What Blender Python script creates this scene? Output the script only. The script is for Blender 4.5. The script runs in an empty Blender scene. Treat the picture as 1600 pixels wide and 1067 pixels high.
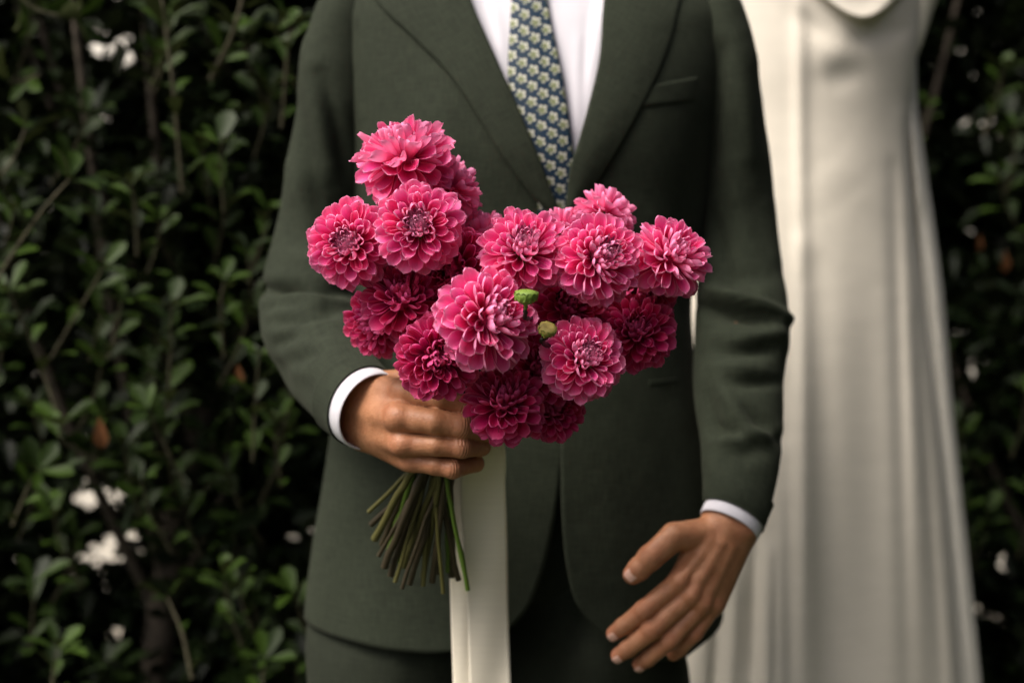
import bpy, math, random
import numpy as np
from mathutils import Vector, Matrix, Quaternion, noise as mnoise

random.seed(7); RNG = np.random.default_rng(11)
S = bpy.context.scene
C = bpy.context.collection
R = math.radians

# ------------------------------------------------------------------ camera
CAMZ = 1.08; FOC = 2222.0           # focal length in pixels of the 1600 px wide photograph
cam_d = bpy.data.cameras.new('camera'); cam = bpy.data.objects.new('camera', cam_d); C.objects.link(cam)
cam.location = (0, 0, CAMZ); cam.rotation_euler = (R(90), 0, 0)
cam_d.lens = 50.0; cam_d.sensor_width = 36.0; cam_d.clip_start = 0.05; cam_d.clip_end = 2000
cam_d.dof.use_dof = True; cam_d.dof.focus_distance = 1.285; cam_d.dof.aperture_fstop = 2.5
S.camera = cam
# ------------------------------------------------------------------ world and sun
SUN_AZ = R(-124); SUN_EL = R(54)     # azimuth from +Y towards +X: behind the camera, to its left
w = bpy.data.worlds.new('World'); S.world = w; w.use_nodes = True
nt = w.node_tree; bg = nt.nodes['Background']
sky = nt.nodes.new('ShaderNodeTexSky'); sky.sky_type = 'NISHITA'; sky.sun_disc = False
sky.sun_elevation = SUN_EL; sky.sun_rotation = SUN_AZ; sky.dust_density = 6.0; sky.air_density = 0.5; sky.ozone_density = 0.3
nt.links.new(sky.outputs[0], bg.inputs[0]); bg.inputs[1].default_value = 0.08
sun_d = bpy.data.lights.new('sun', 'SUN'); sun = bpy.data.objects.new('sun', sun_d); C.objects.link(sun)
sun_d.energy = 1.5; sun_d.angle = R(38); sun_d.color = (1.0, 0.95, 0.87)
sdir = Vector((math.sin(SUN_AZ)*math.cos(SUN_EL), math.cos(SUN_AZ)*math.cos(SUN_EL), math.sin(SUN_EL)))
sun.location = (-3, -3, 6); sun.rotation_euler = (-sdir).to_track_quat('-Z', 'Y').to_euler()
vs = S.view_settings
vs.view_transform = 'Standard'; vs.look = 'None'; vs.gamma = 1; vs.exposure = 1.45; vs.use_curve_mapping = False
S.render.engine = 'CYCLES'
S.cycles.use_denoising = True
S.cycles.max_bounces = 8; S.cycles.transparent_max_bounces = 8

# ------------------------------------------------------------------ helpers
def P(px, py, d):
    """point seen at photograph pixel (px, py) at depth d metres (array friendly)"""
    px = np.asarray(px, float); py = np.asarray(py, float); d = np.asarray(d, float)
    return np.stack(np.broadcast_arrays((px-800.0)/FOC*d, d, CAMZ-(py-533.5)/FOC*d), -1)
def V(px, py, d): return Vector(P(px, py, d))
def interp(x, pts):
    a = np.array(pts, float); return np.interp(x, a[:, 0], a[:, 1])
def smooth(x, pts):
    """smooth monotone-ish interpolation (cubic Hermite) through points"""
    a = np.array(pts, float); X, Y = a[:, 0], a[:, 1]
    m = np.gradient(Y, X); x = np.clip(np.asarray(x, float), X[0], X[-1])
    i = np.clip(np.searchsorted(X, x)-1, 0, len(X)-2); h = X[i+1]-X[i]; t = (x-X[i])/h
    return ((1+2*t)*(1-t)**2)*Y[i]+t*(1-t)**2*h*m[i]+t*t*(3-2*t)*Y[i+1]+t*t*(t-1)*h*m[i+1]

def link(name, me, mat=None, parent=None):
    o = bpy.data.objects.new(name, me); C.objects.link(o)
    if mat is not None and me is not None and not me.materials: me.materials.append(mat)
    if parent is not None:
        o.parent = parent
        o.matrix_parent_inverse = PINV[parent.name]
    PINV[o.name] = Matrix.Identity(4)        # meshes are built in world coordinates
    return o
PINV = {}
def thing(name, label, cat, loc=(0, 0, 0), group=None):
    o = bpy.data.objects.new(name, None); C.objects.link(o); o.location = loc
    o.empty_display_size = 0.05
    PINV[o.name] = Matrix.Translation(-Vector(loc))
    tag(o, label, cat, group); return o
def tag(o, label=None, cat=None, group=None, kind=None):
    if label: o['label'] = label
    if cat: o['category'] = cat
    if group: o['group'] = group
    if kind: o['kind'] = kind

def fastmesh(name, verts, faces, uv=None, smooth_=True):
    """verts (N,3), faces (M,k) of one arity; uv (M*k,2)"""
    verts = np.asarray(verts, np.float32); faces = np.asarray(faces, np.int32)
    me = bpy.data.meshes.new(name); M, k = faces.shape
    me.vertices.add(len(verts)); me.vertices.foreach_set('co', verts.ravel())
    me.loops.add(M*k); me.loops.foreach_set('vertex_index', faces.ravel())
    me.polygons.add(M); me.polygons.foreach_set('loop_start', np.arange(0, M*k, k, dtype=np.int32))
    me.polygons.foreach_set('loop_total', np.full(M, k, np.int32))
    if smooth_: me.polygons.foreach_set('use_smooth', np.ones(M, bool))
    if uv is not None:
        l = me.uv_layers.new(name='UVMap'); l.data.foreach_set('uv', np.asarray(uv, np.float32).ravel())
    me.update(calc_edges=True); return me
def gridfaces(ny, nx, close=False):
    j, i = np.meshgrid(np.arange(ny-1), np.arange(nx if close else nx-1), indexing='ij')
    i2 = (i+1) % nx
    return np.stack([j*nx+i, j*nx+i2, (j+1)*nx+i2, (j+1)*nx+i], -1).reshape(-1, 4)
def grid(name, pts, mat, parent=None, close=False, uv=None, solid=0.0, offset=-1.0, flip=False):
    """pts (ny,nx,3) -> mesh object; uv (ny,nx,2) in metres"""
    ny, nx = pts.shape[:2]; f = gridfaces(ny, nx, close)
    if flip: f = f[:, ::-1]
    v = pts.reshape(-1, 3)
    if uv is None: uv = pts[..., [0, 2]]
    me = fastmesh(name, v, f, uv.reshape(-1, 2)[f.ravel()])
    o = link(name, me, mat, parent)
    if solid:
        m = o.modifiers.new('thickness', 'SOLIDIFY'); m.thickness = solid; m.offset = offset
    return o
def segdist(px, py, a, b):
    a = np.array(a, float); b = np.array(b, float); ab = b-a
    t = np.clip(((px-a[0])*ab[0]+(py-a[1])*ab[1])/max(ab@ab, 1e-9), 0, 1)
    return np.hypot(px-a[0]-t*ab[0], py-a[1]-t*ab[1]), t
def folds(px, py, lst):
    """sum of cloth ridges: (x0,y0,x1,y1,width,height) widths in pixels, height in metres"""
    out = np.zeros(np.shape(px))
    for x0, y0, x1, y1, wd, h in lst:
        d, t = segdist(px, py, (x0, y0), (x1, y1))
        out += h*np.exp(-(d/wd)**2)*np.sin(np.pi*np.clip(0.15+0.7*t, 0, 1))
    return out
def fnoise(p, scale, seed=0.0):
    q = np.asarray(p).reshape(-1, 3)*scale
    return np.array([mnoise.noise(Vector((a+seed, b-seed, c+2*seed))) for a, b, c in q]).reshape(np.shape(p)[:-1])

# ------------------------------------------------------------------ materials
def mat(name):
    m = bpy.data.materials.new(name); m.use_nodes = True
    return m, m.node_tree, m.node_tree.nodes['Principled BSDF']
def N(nt, t, **kw):
    n = nt.nodes.new(t)
    for k, v in kw.items(): setattr(n, k, v)
    return n
def math_(nt, op, a, b=None, c=None):
    n = N(nt, 'ShaderNodeMath', operation=op)
    for i, x in enumerate((a, b, c)):
        if x is None: continue
        if isinstance(x, (int, float)): n.inputs[i].default_value = x
        else: nt.links.new(x, n.inputs[i])
    return n.outputs[0]
def mix(nt, fac, a, b, mode='MIX'):
    n = N(nt, 'ShaderNodeMix', data_type='RGBA', blend_type=mode)
    for s, x in ((0, fac), (6, a), (7, b)):
        if isinstance(x, (int, float)): n.inputs[s].default_value = x
        elif isinstance(x, tuple): n.inputs[s].default_value = x if len(x) == 4 else x+(1,)
        else: nt.links.new(x, n.inputs[s])
    return n.outputs[2]
def ramp(nt, fac, stops):
    n = N(nt, 'ShaderNodeValToRGB'); e = n.color_ramp.elements
    while len(e) < len(stops): e.new(0.5)
    for el, (p, c) in zip(e, stops):
        el.position = p; el.color = (c if len(c) == 4 else c+(1,))
    nt.links.new(fac, n.inputs[0]); return n.outputs[0]
def noise(nt, vec, scale, detail=3.0, rough=0.55):
    n = N(nt, 'ShaderNodeTexNoise'); n.inputs['Scale'].default_value = scale
    n.inputs['Detail'].default_value = detail; n.inputs['Roughness'].default_value = rough
    if vec is not None: nt.links.new(vec, n.inputs['Vector'])
    return n.outputs[0]
def mapping(nt, vec, scale=(1, 1, 1), rot=(0, 0, 0)):
    n = N(nt, 'ShaderNodeMapping'); n.inputs['Scale'].default_value = scale; n.inputs['Rotation'].default_value = rot
    nt.links.new(vec, n.inputs[0]); return n.outputs[0]
def bump(nt, bsdf, h, strength, dist):
    n = N(nt, 'ShaderNodeBump'); n.inputs['Strength'].default_value = strength; n.inputs['Distance'].default_value = dist
    nt.links.new(h, n.inputs['Height']); nt.links.new(n.outputs[0], bsdf.inputs['Normal']); return n

def cloth_mat(name, col, var=0.25, weave=1.0, sheen=0.25, rough=0.9, crease=0.25):
    m, t, b = mat(name)
    uv = N(t, 'ShaderNodeUVMap').outputs[0]; ob = N(t, 'ShaderNodeTexCoord').outputs['Object']
    warp = noise(t, mapping(t, uv, (520, 50, 1)), 1.0, 2); weft = noise(t, mapping(t, uv, (50, 520, 1)), 1.0, 2)
    th = math_(t, 'ADD', warp, weft)
    big = noise(t, ob, 7.0, 4)
    f = math_(t, 'ADD', math_(t, 'MULTIPLY', math_(t, 'SUBTRACT', th, 1.0), 1.6*weave), math_(t, 'MULTIPLY', math_(t, 'SUBTRACT', big, 0.5), 0.6))
    f = math_(t, 'ADD', f, 0.5)
    lo = tuple(c*(1-var) for c in col); hi = tuple(min(1, c*(1+var)) for c in col)
    t.links.new(ramp(t, f, [(0.0, lo), (1.0, hi)]), b.inputs['Base Color'])
    b.inputs['Roughness'].default_value = rough
    b.inputs['Sheen Weight'].default_value = sheen; b.inputs['Sheen Roughness'].default_value = 0.5
    b.inputs['Sheen Tint'].default_value = (0.8, 0.82, 0.62, 1)
    b.inputs['Specular IOR Level'].default_value = 0.15
    n1 = N(t, 'ShaderNodeBump'); n1.inputs['Strength'].default_value = crease; n1.inputs['Distance'].default_value = 0.01
    t.links.new(noise(t, ob, 14.0, 3), n1.inputs['Height'])
    n2 = bump(t, b, th, 0.35*weave, 0.0006); t.links.new(n1.outputs[0], n2.inputs['Normal'])
    return m
M_SUIT = cloth_mat('suit_wool', (0.0190, 0.0240, 0.0150), 0.32, 1.0, 0.03)
M_TROUSER = cloth_mat('trouser_wool', (0.0145, 0.0180, 0.0115), 0.32, 1.0, 0.03)
M_LINING = cloth_mat('lining', (0.02, 0.022, 0.016), 0.1, 0.3)
M_SHIRT = cloth_mat('shirt_cotton', (0.56, 0.55, 0.59), 0.02, 0.3, 0.1, 0.8, 0.12)
def satin(name, col, rough=0.5, ribs=False):
    m, t, b = mat(name)
    uv = N(t, 'ShaderNodeUVMap').outputs[0]; ob = N(t, 'ShaderNodeTexCoord').outputs['Object']
    f = noise(t, mapping(t, uv, (18, 500 if ribs else 40, 1)), 1.0, 3)
    lo = tuple(c*0.93 for c in col)
    t.links.new(ramp(t, f, [(0.25, lo), (0.75, col)]), b.inputs['Base Color'])
    b.inputs['Roughness'].default_value = rough; b.inputs['Specular IOR Level'].default_value = 0.35
    b.inputs['Sheen Weight'].default_value = 0.15
    bump(t, b, f if ribs else noise(t, ob, 12.0, 2), 0.12, 0.002 if ribs else 0.01)
    return m
M_GOWN = satin('gown_satin', (0.74, 0.69, 0.585), 0.5)
M_CAPE = satin('cape_satin', (0.68, 0.65, 0.57), 0.5)
M_RIBBON = satin('ribbon_satin', (0.80, 0.74, 0.60), 0.55, True)

def tie_mat():
    m, t, b = mat('printed_silk'); L = t.links
    uv = N(t, 'ShaderNodeUVMap').outputs[0]
    a = np.array([0.0106, -0.0096]); bb = np.array([-0.0030, -0.0175]); inv = np.linalg.inv(np.stack([a, bb], 1))
    def dot(v, c):
        n = N(t, 'ShaderNodeVectorMath', operation='DOT_PRODUCT'); L.new(v, n.inputs[0]); n.inputs[1].default_value = (c[0], c[1], 0); return n.outputs['Value']
    s = dot(uv, inv[0]); q = dot(uv, inv[1])
    fs = math_(t, 'SUBTRACT', math_(t, 'FRACT', s), 0.5); fq = math_(t, 'SUBTRACT', math_(t, 'FRACT', q), 0.5)
    x = math_(t, 'ADD', math_(t, 'MULTIPLY', fs, float(a[0])), math_(t, 'MULTIPLY', fq, float(bb[0])))
    y = math_(t, 'ADD', math_(t, 'MULTIPLY', fs, float(a[1])), math_(t, 'MULTIPLY', fq, float(bb[1])))
    r = math_(t, 'SQRT', math_(t, 'ADD', math_(t, 'MULTIPLY', x, x), math_(t, 'MULTIPLY', y, y)))
    th = math_(t, 'ARCTAN2', y, x)
    lobe = math_(t, 'ABSOLUTE', math_(t, 'SINE', math_(t, 'MULTIPLY', th, 2.5)))
    rad = math_(t, 'ADD', math_(t, 'ADD', 0.0006, math_(t, 'MULTIPLY', noise(t, uv, 330.0, 2), 0.0050)), math_(t, 'MULTIPLY', lobe, 0.0028))
    petal = math_(t, 'LESS_THAN', r, rad)
    # olive throat, off-centre towards the lower left of each blossom
    dx = math_(t, 'ADD', x, 0.0011); dy = math_(t, 'ADD', y, 0.0008)
    r2 = math_(t, 'SQRT', math_(t, 'ADD', math_(t, 'MULTIPLY', dx, dx), math_(t, 'MULTIPLY', dy, dy)))
    wob = noise(t, uv, 700.0, 2)
    throat = math_(t, 'LESS_THAN', r2, math_(t, 'ADD', 0.0010, math_(t, 'MULTIPLY', wob, 0.0056)))
    leaf = math_(t, 'GREATER_THAN', noise(t, uv, 420.0, 1), 0.62)
    c0 = mix(t, leaf, (0.007, 0.022, 0.046), (0.025, 0.042, 0.034))
    c1 = mix(t, petal, c0, (0.48, 0.48, 0.40)); c2 = mix(t, math_(t, 'MULTIPLY', throat, petal), c1, (0.15, 0.17, 0.085))
    L.new(c2, b.inputs['Base Color']); b.inputs['Roughness'].default_value = 0.65; b.inputs['Specular IOR Level'].default_value = 0.2
    bump(t, b, noise(t, mapping(t, uv, (1500, 1500, 1)), 1.0, 1), 0.15, 0.0005)
    return m
M_TIE = tie_mat()

def skin_mat():
    m, t, b = mat('skin')
    ob = N(t, 'ShaderNodeTexCoord').outputs['Object']
    at = N(t, 'ShaderNodeAttribute', attribute_name='flush').outputs['Fac']
    n1 = noise(t, ob, 70.0, 5, 0.65); n2 = noise(t, ob, 320.0, 3)
    base = ramp(t, n1, [(0.3, (0.29, 0.122, 0.056)), (0.7, (0.43, 0.205, 0.105))])
    red = mix(t, math_(t, 'MULTIPLY', at, 0.75), base, (0.47, 0.17, 0.10))
    fine = mix(t, math_(t, 'MULTIPLY', n2, 0.35), red, (0.24, 0.10, 0.05), 'MULTIPLY')
    c = mix(t, 0.25, red, fine)
    t.links.new(c, b.inputs['Base Color'])
    b.inputs['Roughness'].default_value = 0.48; b.inputs['Specular IOR Level'].default_value = 0.35
    b.inputs['Subsurface Weight'].default_value = 0.12; b.inputs['Subsurface Radius'].default_value = (1.0, 0.35, 0.15)
    b.inputs['Subsurface Scale'].default_value = 0.006
    v = N(t, 'ShaderNodeTexVoronoi'); v.inputs['Scale'].default_value = 650.0; t.links.new(ob, v.inputs['Vector'])
    cs = N(t, 'ShaderNodeAttribute', attribute_name='crease_s').outputs['Fac']; cw = N(t, 'ShaderNodeAttribute', attribute_name='crease_w').outputs['Fac']
    wr = math_(t, 'MULTIPLY', math_(t, 'SINE', math_(t, 'ADD', math_(t, 'MULTIPLY', cs, 2300.0), math_(t, 'MULTIPLY', n2, 3.0))), cw)
    h = math_(t, 'ADD', math_(t, 'ADD', math_(t, 'MULTIPLY', v.outputs[0], 0.5), n2), math_(t, 'MULTIPLY', wr, 1.6))
    h = math_(t, 'ADD', h, math_(t, 'MULTIPLY', n1, 2.0))
    bump(t, b, h, 0.4, 0.0009)
    return m
M_SKIN = skin_mat()
def simple(name, col, rough=0.6, spec=0.3, nscale=40, var=0.2, bstr=0.2):
    m, t, b = mat(name); ob = N(t, 'ShaderNodeTexCoord').outputs['Object']
    f = noise(t, ob, nscale, 4)
    t.links.new(ramp(t, f, [(0.25, tuple(c*(1-var) for c in col)), (0.75, tuple(c*(1+var) for c in col))]), b.inputs['Base Color'])
    b.inputs['Roughness'].default_value = rough; b.inputs['Specular IOR Level'].default_value = spec
    bump(t, b, f, bstr, 0.003); return m
M_NAIL = simple('nail', (0.60, 0.36, 0.28), 0.3, 0.5, 60, 0.05, 0.02)
M_BARK = simple('bark', (0.055, 0.045, 0.034), 0.9, 0.2, 60, 0.5, 0.9)
M_TWIG = simple('twig_bark', (0.060, 0.054, 0.032), 0.8, 0.2, 90, 0.4, 0.4)
M_SHOE = simple('shoe_leather', (0.02, 0.013, 0.01), 0.35, 0.5, 30, 0.2, 0.05)

def petal_mat(name, deep, hot, rim, back):
    m, t, b = mat(name); L = t.links
    sep = N(t, 'ShaderNodeSeparateXYZ'); uvn = N(t, 'ShaderNodeUVMap').outputs[0]; L.new(uvn, sep.inputs[0])
    u, v = sep.outputs[0], sep.outputs[1]
    rnd = N(t, 'ShaderNodeObjectInfo').outputs['Random']
    e = math_(t, 'ABSOLUTE', math_(t, 'SUBTRACT', math_(t, 'MULTIPLY', u, 2.0), 1.0))
    streak = noise(t, mapping(t, uvn, (26, 1.6, 1)), 1.0, 3)
    rimf = math_(t, 'MAXIMUM', math_(t, 'POWER', e, 9.0), math_(t, 'POWER', v, 13.0))
    inner = ramp(t, math_(t, 'ADD', v, math_(t, 'MULTIPLY', math_(t, 'SUBTRACT', streak, 0.5), 0.35)), [(0.12, deep), (0.62, hot), (1.0, tuple(h*0.7+r*0.3 for h, r in zip(hot, rim)))])
    front = mix(t, math_(t, 'MULTIPLY', rimf, math_(t, 'ADD', 0.55, math_(t, 'MULTIPLY', streak, 0.55))), inner, rim)
    bk = ramp(t, math_(t, 'ADD', math_(t, 'MULTIPLY', v, 0.8), math_(t, 'MULTIPLY', streak, 0.3)), [(0.15, hot), (0.85, back)])
    geo = N(t, 'ShaderNodeNewGeometry')
    col = mix(t, geo.outputs['Backfacing'], front, bk)
    hsv = N(t, 'ShaderNodeHueSaturation'); L.new(col, hsv.inputs['Color'])
    L.new(math_(t, 'ADD', 0.86, math_(t, 'MULTIPLY', rnd, 0.26)), hsv.inputs['Value'])
    L.new(math_(t, 'ADD', 0.494, math_(t, 'MULTIPLY', rnd, 0.012)), hsv.inputs['Hue'])
    L.new(hsv.outputs[0], b.inputs['Base Color'])
    b.inputs['Roughness'].default_value = 0.6; b.inputs['Specular IOR Level'].default_value = 0.2
    bump(t, b, streak, 0.25, 0.0015)
    tr = N(t, 'ShaderNodeBsdfTranslucent'); L.new(hsv.outputs[0], tr.inputs[0])
    ms = N(t, 'ShaderNodeMixShader'); ms.inputs[0].default_value = 0.32
    L.new(b.outputs[0], ms.inputs[1]); L.new(tr.outputs[0], ms.inputs[2]); L.new(ms.outputs[0], t.nodes['Material Output'].inputs[0])
    return m
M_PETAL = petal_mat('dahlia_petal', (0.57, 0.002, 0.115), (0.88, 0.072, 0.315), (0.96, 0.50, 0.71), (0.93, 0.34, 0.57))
M_PETAL_SHADED = petal_mat('dahlia_petal_magenta_shaded', (0.30, 0.001, 0.055), (0.62, 0.012, 0.13), (0.80, 0.22, 0.42), (0.70, 0.10, 0.28))  # more magenta, with the shade on the low blooms put into the colour
def centre_mat(name, lo, hi):
    m, t, b = mat(name); g = N(t, 'ShaderNodeNewGeometry')
    t.links.new(ramp(t, g.outputs['Random Per Island'], [(0.1, lo), (0.9, hi)]), b.inputs['Base Color']); b.inputs['Roughness'].default_value = 0.5
    b.inputs['Specular IOR Level'].default_value = 0.3; return m
M_CENTRE = centre_mat('dahlia_centre', (0.24, 0.03, 0.10), (0.72, 0.30, 0.44))
M_CENTRE_PINK = simple('dahlia_heart', (0.66, 0.04, 0.18), 0.5, 0.3, 300, 0.3, 0.3)
M_CALYX = simple('calyx_green', (0.12, 0.19, 0.02), 0.5, 0.4, 120, 0.3, 0.2)
def stem_mat(name, a, b_):
    m, t, b = mat(name)
    z = N(t, 'ShaderNodeUVMap').outputs[0]; sep = N(t, 'ShaderNodeSeparateXYZ'); t.links.new(z, sep.inputs[0])
    f = math_(t, 'ADD', sep.outputs[1], math_(t, 'MULTIPLY', math_(t, 'SUBTRACT', noise(t, mapping(t, z, (6, 14, 1)), 1.0, 3), 0.5), 0.7))
    t.links.new(ramp(t, f, [(0.45, a), (0.95, b_)]), b.inputs['Base Color'])
    b.inputs['Roughness'].default_value = 0.5; b.inputs['Specular IOR Level'].default_value = 0.35
    return m
M_STEM = [stem_mat('stem_brown', (0.012, 0.009, 0.006), (0.032, 0.024, 0.011)),
          stem_mat('stem_green', (0.018, 0.024, 0.007), (0.085, 0.15, 0.018)),
          stem_mat('stem_olive', (0.018, 0.014, 0.008), (0.085, 0.080, 0.022))]
M_CUT = simple('stem_cut', (0.36, 0.33, 0.17), 0.7, 0.2, 200, 0.3, 0.3)
def leaf_mat(name, lo, hi, back, island=False):
    m, t, b = mat(name); L = t.links
    geo = N(t, 'ShaderNodeNewGeometry')
    rnd = geo.outputs['Random Per Island'] if island else N(t, 'ShaderNodeObjectInfo').outputs['Random']
    ob = N(t, 'ShaderNodeTexCoord').outputs['Object']
    n = noise(t, ob, 30.0, 3)
    c = ramp(t, math_(t, 'ADD', math_(t, 'MULTIPLY', rnd, 0.75), math_(t, 'MULTIPLY', n, 0.25)), [(0.1, lo), (0.85, hi)])
    c = mix(t, geo.outputs['Backfacing'], c, back)
    L.new(c, b.inputs['Base Color']); b.inputs['Roughness'].default_value = 0.5; b.inputs['Specular IOR Level'].default_value = 0.2
    tr = N(t, 'ShaderNodeBsdfTranslucent'); L.new(c, tr.inputs[0])
    ms = N(t, 'ShaderNodeMixShader'); ms.inputs[0].default_value = 0.2
    L.new(b.outputs[0], ms.inputs[1]); L.new(tr.outputs[0], ms.inputs[2]); L.new(ms.outputs[0], t.nodes['Material Output'].inputs[0])
    return m
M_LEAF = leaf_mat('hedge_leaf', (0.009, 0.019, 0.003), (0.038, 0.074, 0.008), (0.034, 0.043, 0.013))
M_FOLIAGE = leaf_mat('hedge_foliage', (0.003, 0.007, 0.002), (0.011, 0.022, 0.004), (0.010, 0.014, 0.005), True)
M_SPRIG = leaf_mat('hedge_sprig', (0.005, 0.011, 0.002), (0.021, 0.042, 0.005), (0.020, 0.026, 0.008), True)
M_DEADLEAF = simple('dead_leaf', (0.15, 0.06, 0.022), 0.7, 0.2, 60, 0.3, 0.2)

# ------------------------------------------------------------------ ground
def ground():
    m, t, b = mat('ground'); ob = N(t, 'ShaderNodeTexCoord').outputs['Object']
    sep = N(t, 'ShaderNodeSeparateXYZ'); t.links.new(ob, sep.inputs[0])
    n = noise(t, ob, 3.0, 6); n2 = noise(t, ob, 90.0, 4)
    y = math_(t, 'ADD', sep.outputs[1], math_(t, 'MULTIPLY', n, 0.8))
    lawn = ramp(t, n2, [(0.3, (0.018, 0.026, 0.010)), (0.7, (0.05, 0.06, 0.022))])
    gravel = ramp(t, n2, [(0.3, (0.30, 0.27, 0.22)), (0.7, (0.48, 0.44, 0.37))])
    f = N(t, 'ShaderNodeMapRange'); t.links.new(y, f.inputs[0]); f.inputs[1].default_value = 3.6; f.inputs[2].default_value = 4.1
    t.links.new(mix(t, f.outputs[0], lawn, gravel), b.inputs['Base Color']); b.inputs['Roughness'].default_value = 0.95
    bump(t, b, n2, 0.6, 0.02)
    n_ = 61; g = np.linspace(-1, 1, n_); g = np.sign(g)*np.abs(g)**3*400
    X, Y = np.meshgrid(g, g)
    Z = 0.015*np.sin(X*1.3)*np.cos(Y*1.1)*np.exp(-(X**2+Y**2)/400)-0.018
    o = grid('ground', np.stack([X, Y, Z], -1), m, uv=np.stack([X, Y], -1))
    tag(o, kind='structure')
ground()

# ------------------------------------------------------------------ pale wall added behind the hedge to make its gaps show bright
def added_pale_wall():
    t = thing('added_pale_wall', 'pale rendered wall added behind the hedge to brighten its gaps', 'wall', (0, 5.7, -.02))
    m = simple('render_pale', (0.62, 0.59, 0.52), .9, .2, 6, .12, .3); mc = simple('coping_stone', (0.42, 0.40, 0.36), .9, .2, 12, .2, .4)
    def slab(name, x0, x1, y0, y1, z0, z1, mm):
        n = 40; xs = np.linspace(x0, x1, n); prof = [(y0, z0), (y0, z1-.012), (y0+.012, z1), (y1-.012, z1), (y1, z1-.012), (y1, z0)]
        pts = np.stack([np.stack([np.full(n, 0)+xs, np.full(n, y)+.006*np.sin(xs*3.1), np.full(n, z)+.004*np.sin(xs*1.7)], 1) for y, z in prof]); grid(name, pts, mm, t, close=False)
    slab('wall_body', -9, 9, 5.6, 5.85, -.05, 3.1, m)
    for k in range(18): slab('coping', -9+k*1.0+.004, -8+k*1.0-.004, 5.55, 5.90, 3.105, 3.17, mc)
added_pale_wall()
# ------------------------------------------------------------------ hedge of shrubs
HOLES = [(165,20,13),(168,90,20),(207,95,15),(293,17,8),(116,57,7),(65,68,5),(88,185,5),
         (160,745,17),(140,780,15),(172,785,14),(188,845,15),(150,885,18),(130,912,14),(168,880,14),(135,945,7),(25,980,5),(176,1010,6),(35,895,5),(450,868,5),(428,940,6),(18,860,5),
         (1505,15,6),(1530,35,6),(1545,5,6),(1465,113,9),(1443,110,6),(1550,88,6),(1552,205,12),(1540,215,9),(1467,145,5),(1505,590,7),(1537,592,7),
         (1555,890,13),(1565,880,9),(1542,948,9),(1553,990,12),(1555,1018,7),(1565,800,6),(1578,835,6),(1585,895,7)]
def front_y(x): return np.interp(x, [-2.5, -0.45, -0.1, 0.35, 0.8, 2.5], [2.02, 1.98, 2.18, 2.42, 2.42, 2.36])
SHRUBS = [(-1.9, 2.55), (-1.22, 2.45), (-0.62, 2.36), (0.02, 2.62), (0.64, 2.85), (1.02, 2.72), (1.75, 2.75)]
SHRUB_LABEL = ['broad-leaved evergreen hedge shrub at the far left end', 'broad-leaved hedge shrub at the left edge beside the light-holed one',
    'broad-leaved hedge shrub with the bare dark trunk left of the green suit', 'hedge shrub hidden behind the person in the green suit',
    'hedge shrub directly behind the cream gown', 'dark hedge shrub with white light gaps right of the cream gown', 'evergreen hedge shrub at the far right end']
def leaf_arrays(pos, yaw, pitch, roll, L, W, simple_=False):
    """many leaves -> verts, faces"""
    if simple_:
        tv = np.array([[0, 0, 0], [-.5, .55, .06], [0, 1, -.05], [.5, .55, .06]]); tf = np.array([[0, 1, 2, 3]])
    else:
        tv = np.array([[0, 0, 0], [-.30, .35, .07], [0, .38, 0], [.30, .35, .07], [-.5, .70, .10], [0, .72, .0], [.5, .70, .10], [-.26, .93, .03], [0, 1.0, -.04], [.26, .93, .03]])
        tf = np.array([[0, 2, 1, 1], [0, 3, 2, 2], [1, 2, 5, 4], [2, 3, 6, 5], [4, 5, 8, 7], [5, 6, 9, 8]])
    n = len(pos)
    cy, sy = np.cos(yaw), np.sin(yaw); cp, sp = np.cos(pitch), np.sin(pitch); cr, sr = np.cos(roll), np.sin(roll)
    x = tv[None, :, 0]*W[:, None]; y = tv[None, :, 1]*L[:, None]; z = tv[None, :, 2]*L[:, None]
    x, z = x*cr[:, None]+z*sr[:, None], -x*sr[:, None]+z*cr[:, None]
    y, z = y*cp[:, None]-z*sp[:, None], y*sp[:, None]+z*cp[:, None]
    x, y = x*cy[:, None]-y*sy[:, None], x*sy[:, None]+y*cy[:, None]
    v = np.stack([x, y, z], -1)+pos[:, None, :]
    f = tf[None]+(np.arange(n)*len(tv))[:, None, None]
    return v.reshape(-1, 3), f.reshape(-1, 4)
def tube_arrays(path, rad, nseg=8):
    path = np.asarray(path, float); n = len(path); rad = np.broadcast_to(np.asarray(rad, float), (n,))
    T = np.gradient(path, axis=0); T /= np.linalg.norm(T, axis=1)[:, None]+1e-12
    ref = np.array([0.31, 0.9, 0.2]); a = np.cross(T, ref); a /= np.linalg.norm(a, axis=1)[:, None]+1e-12; b = np.cross(T, a)
    th = np.arange(nseg)*2*np.pi/nseg
    return path[:, None, :]+rad[:, None, None]*(np.cos(th)[None, :, None]*a[:, None]+np.sin(th)[None, :, None]*b[:, None])
def tube(name, path, rad, mat_, parent, nseg=8):
    pts = tube_arrays(path, rad, nseg); n = len(path)
    uv = np.stack(np.meshgrid(np.linspace(0, 1, nseg), np.linspace(0, 1, n)), -1)
    return grid(name, pts, mat_, parent, close=True, uv=uv)
def curve(pts, n=12):
    """Catmull-Rom through points"""
    p = np.asarray(pts, float); p = np.vstack([2*p[0]-p[1], p, 2*p[-1]-p[-2]]); k = len(p)-3
    out = []
    for i in range(k):
        for t in np.linspace(0, 1, n, endpoint=(i == k-1)):
            a, b, c, d = p[i:i+4]
            out.append(0.5*((2*b)+(-a+c)*t+(2*a-5*b+4*c-d)*t*t+(-a+3*b-3*c+d)*t**3))
    return np.array(out)
LEAF_MESH = []
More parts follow.
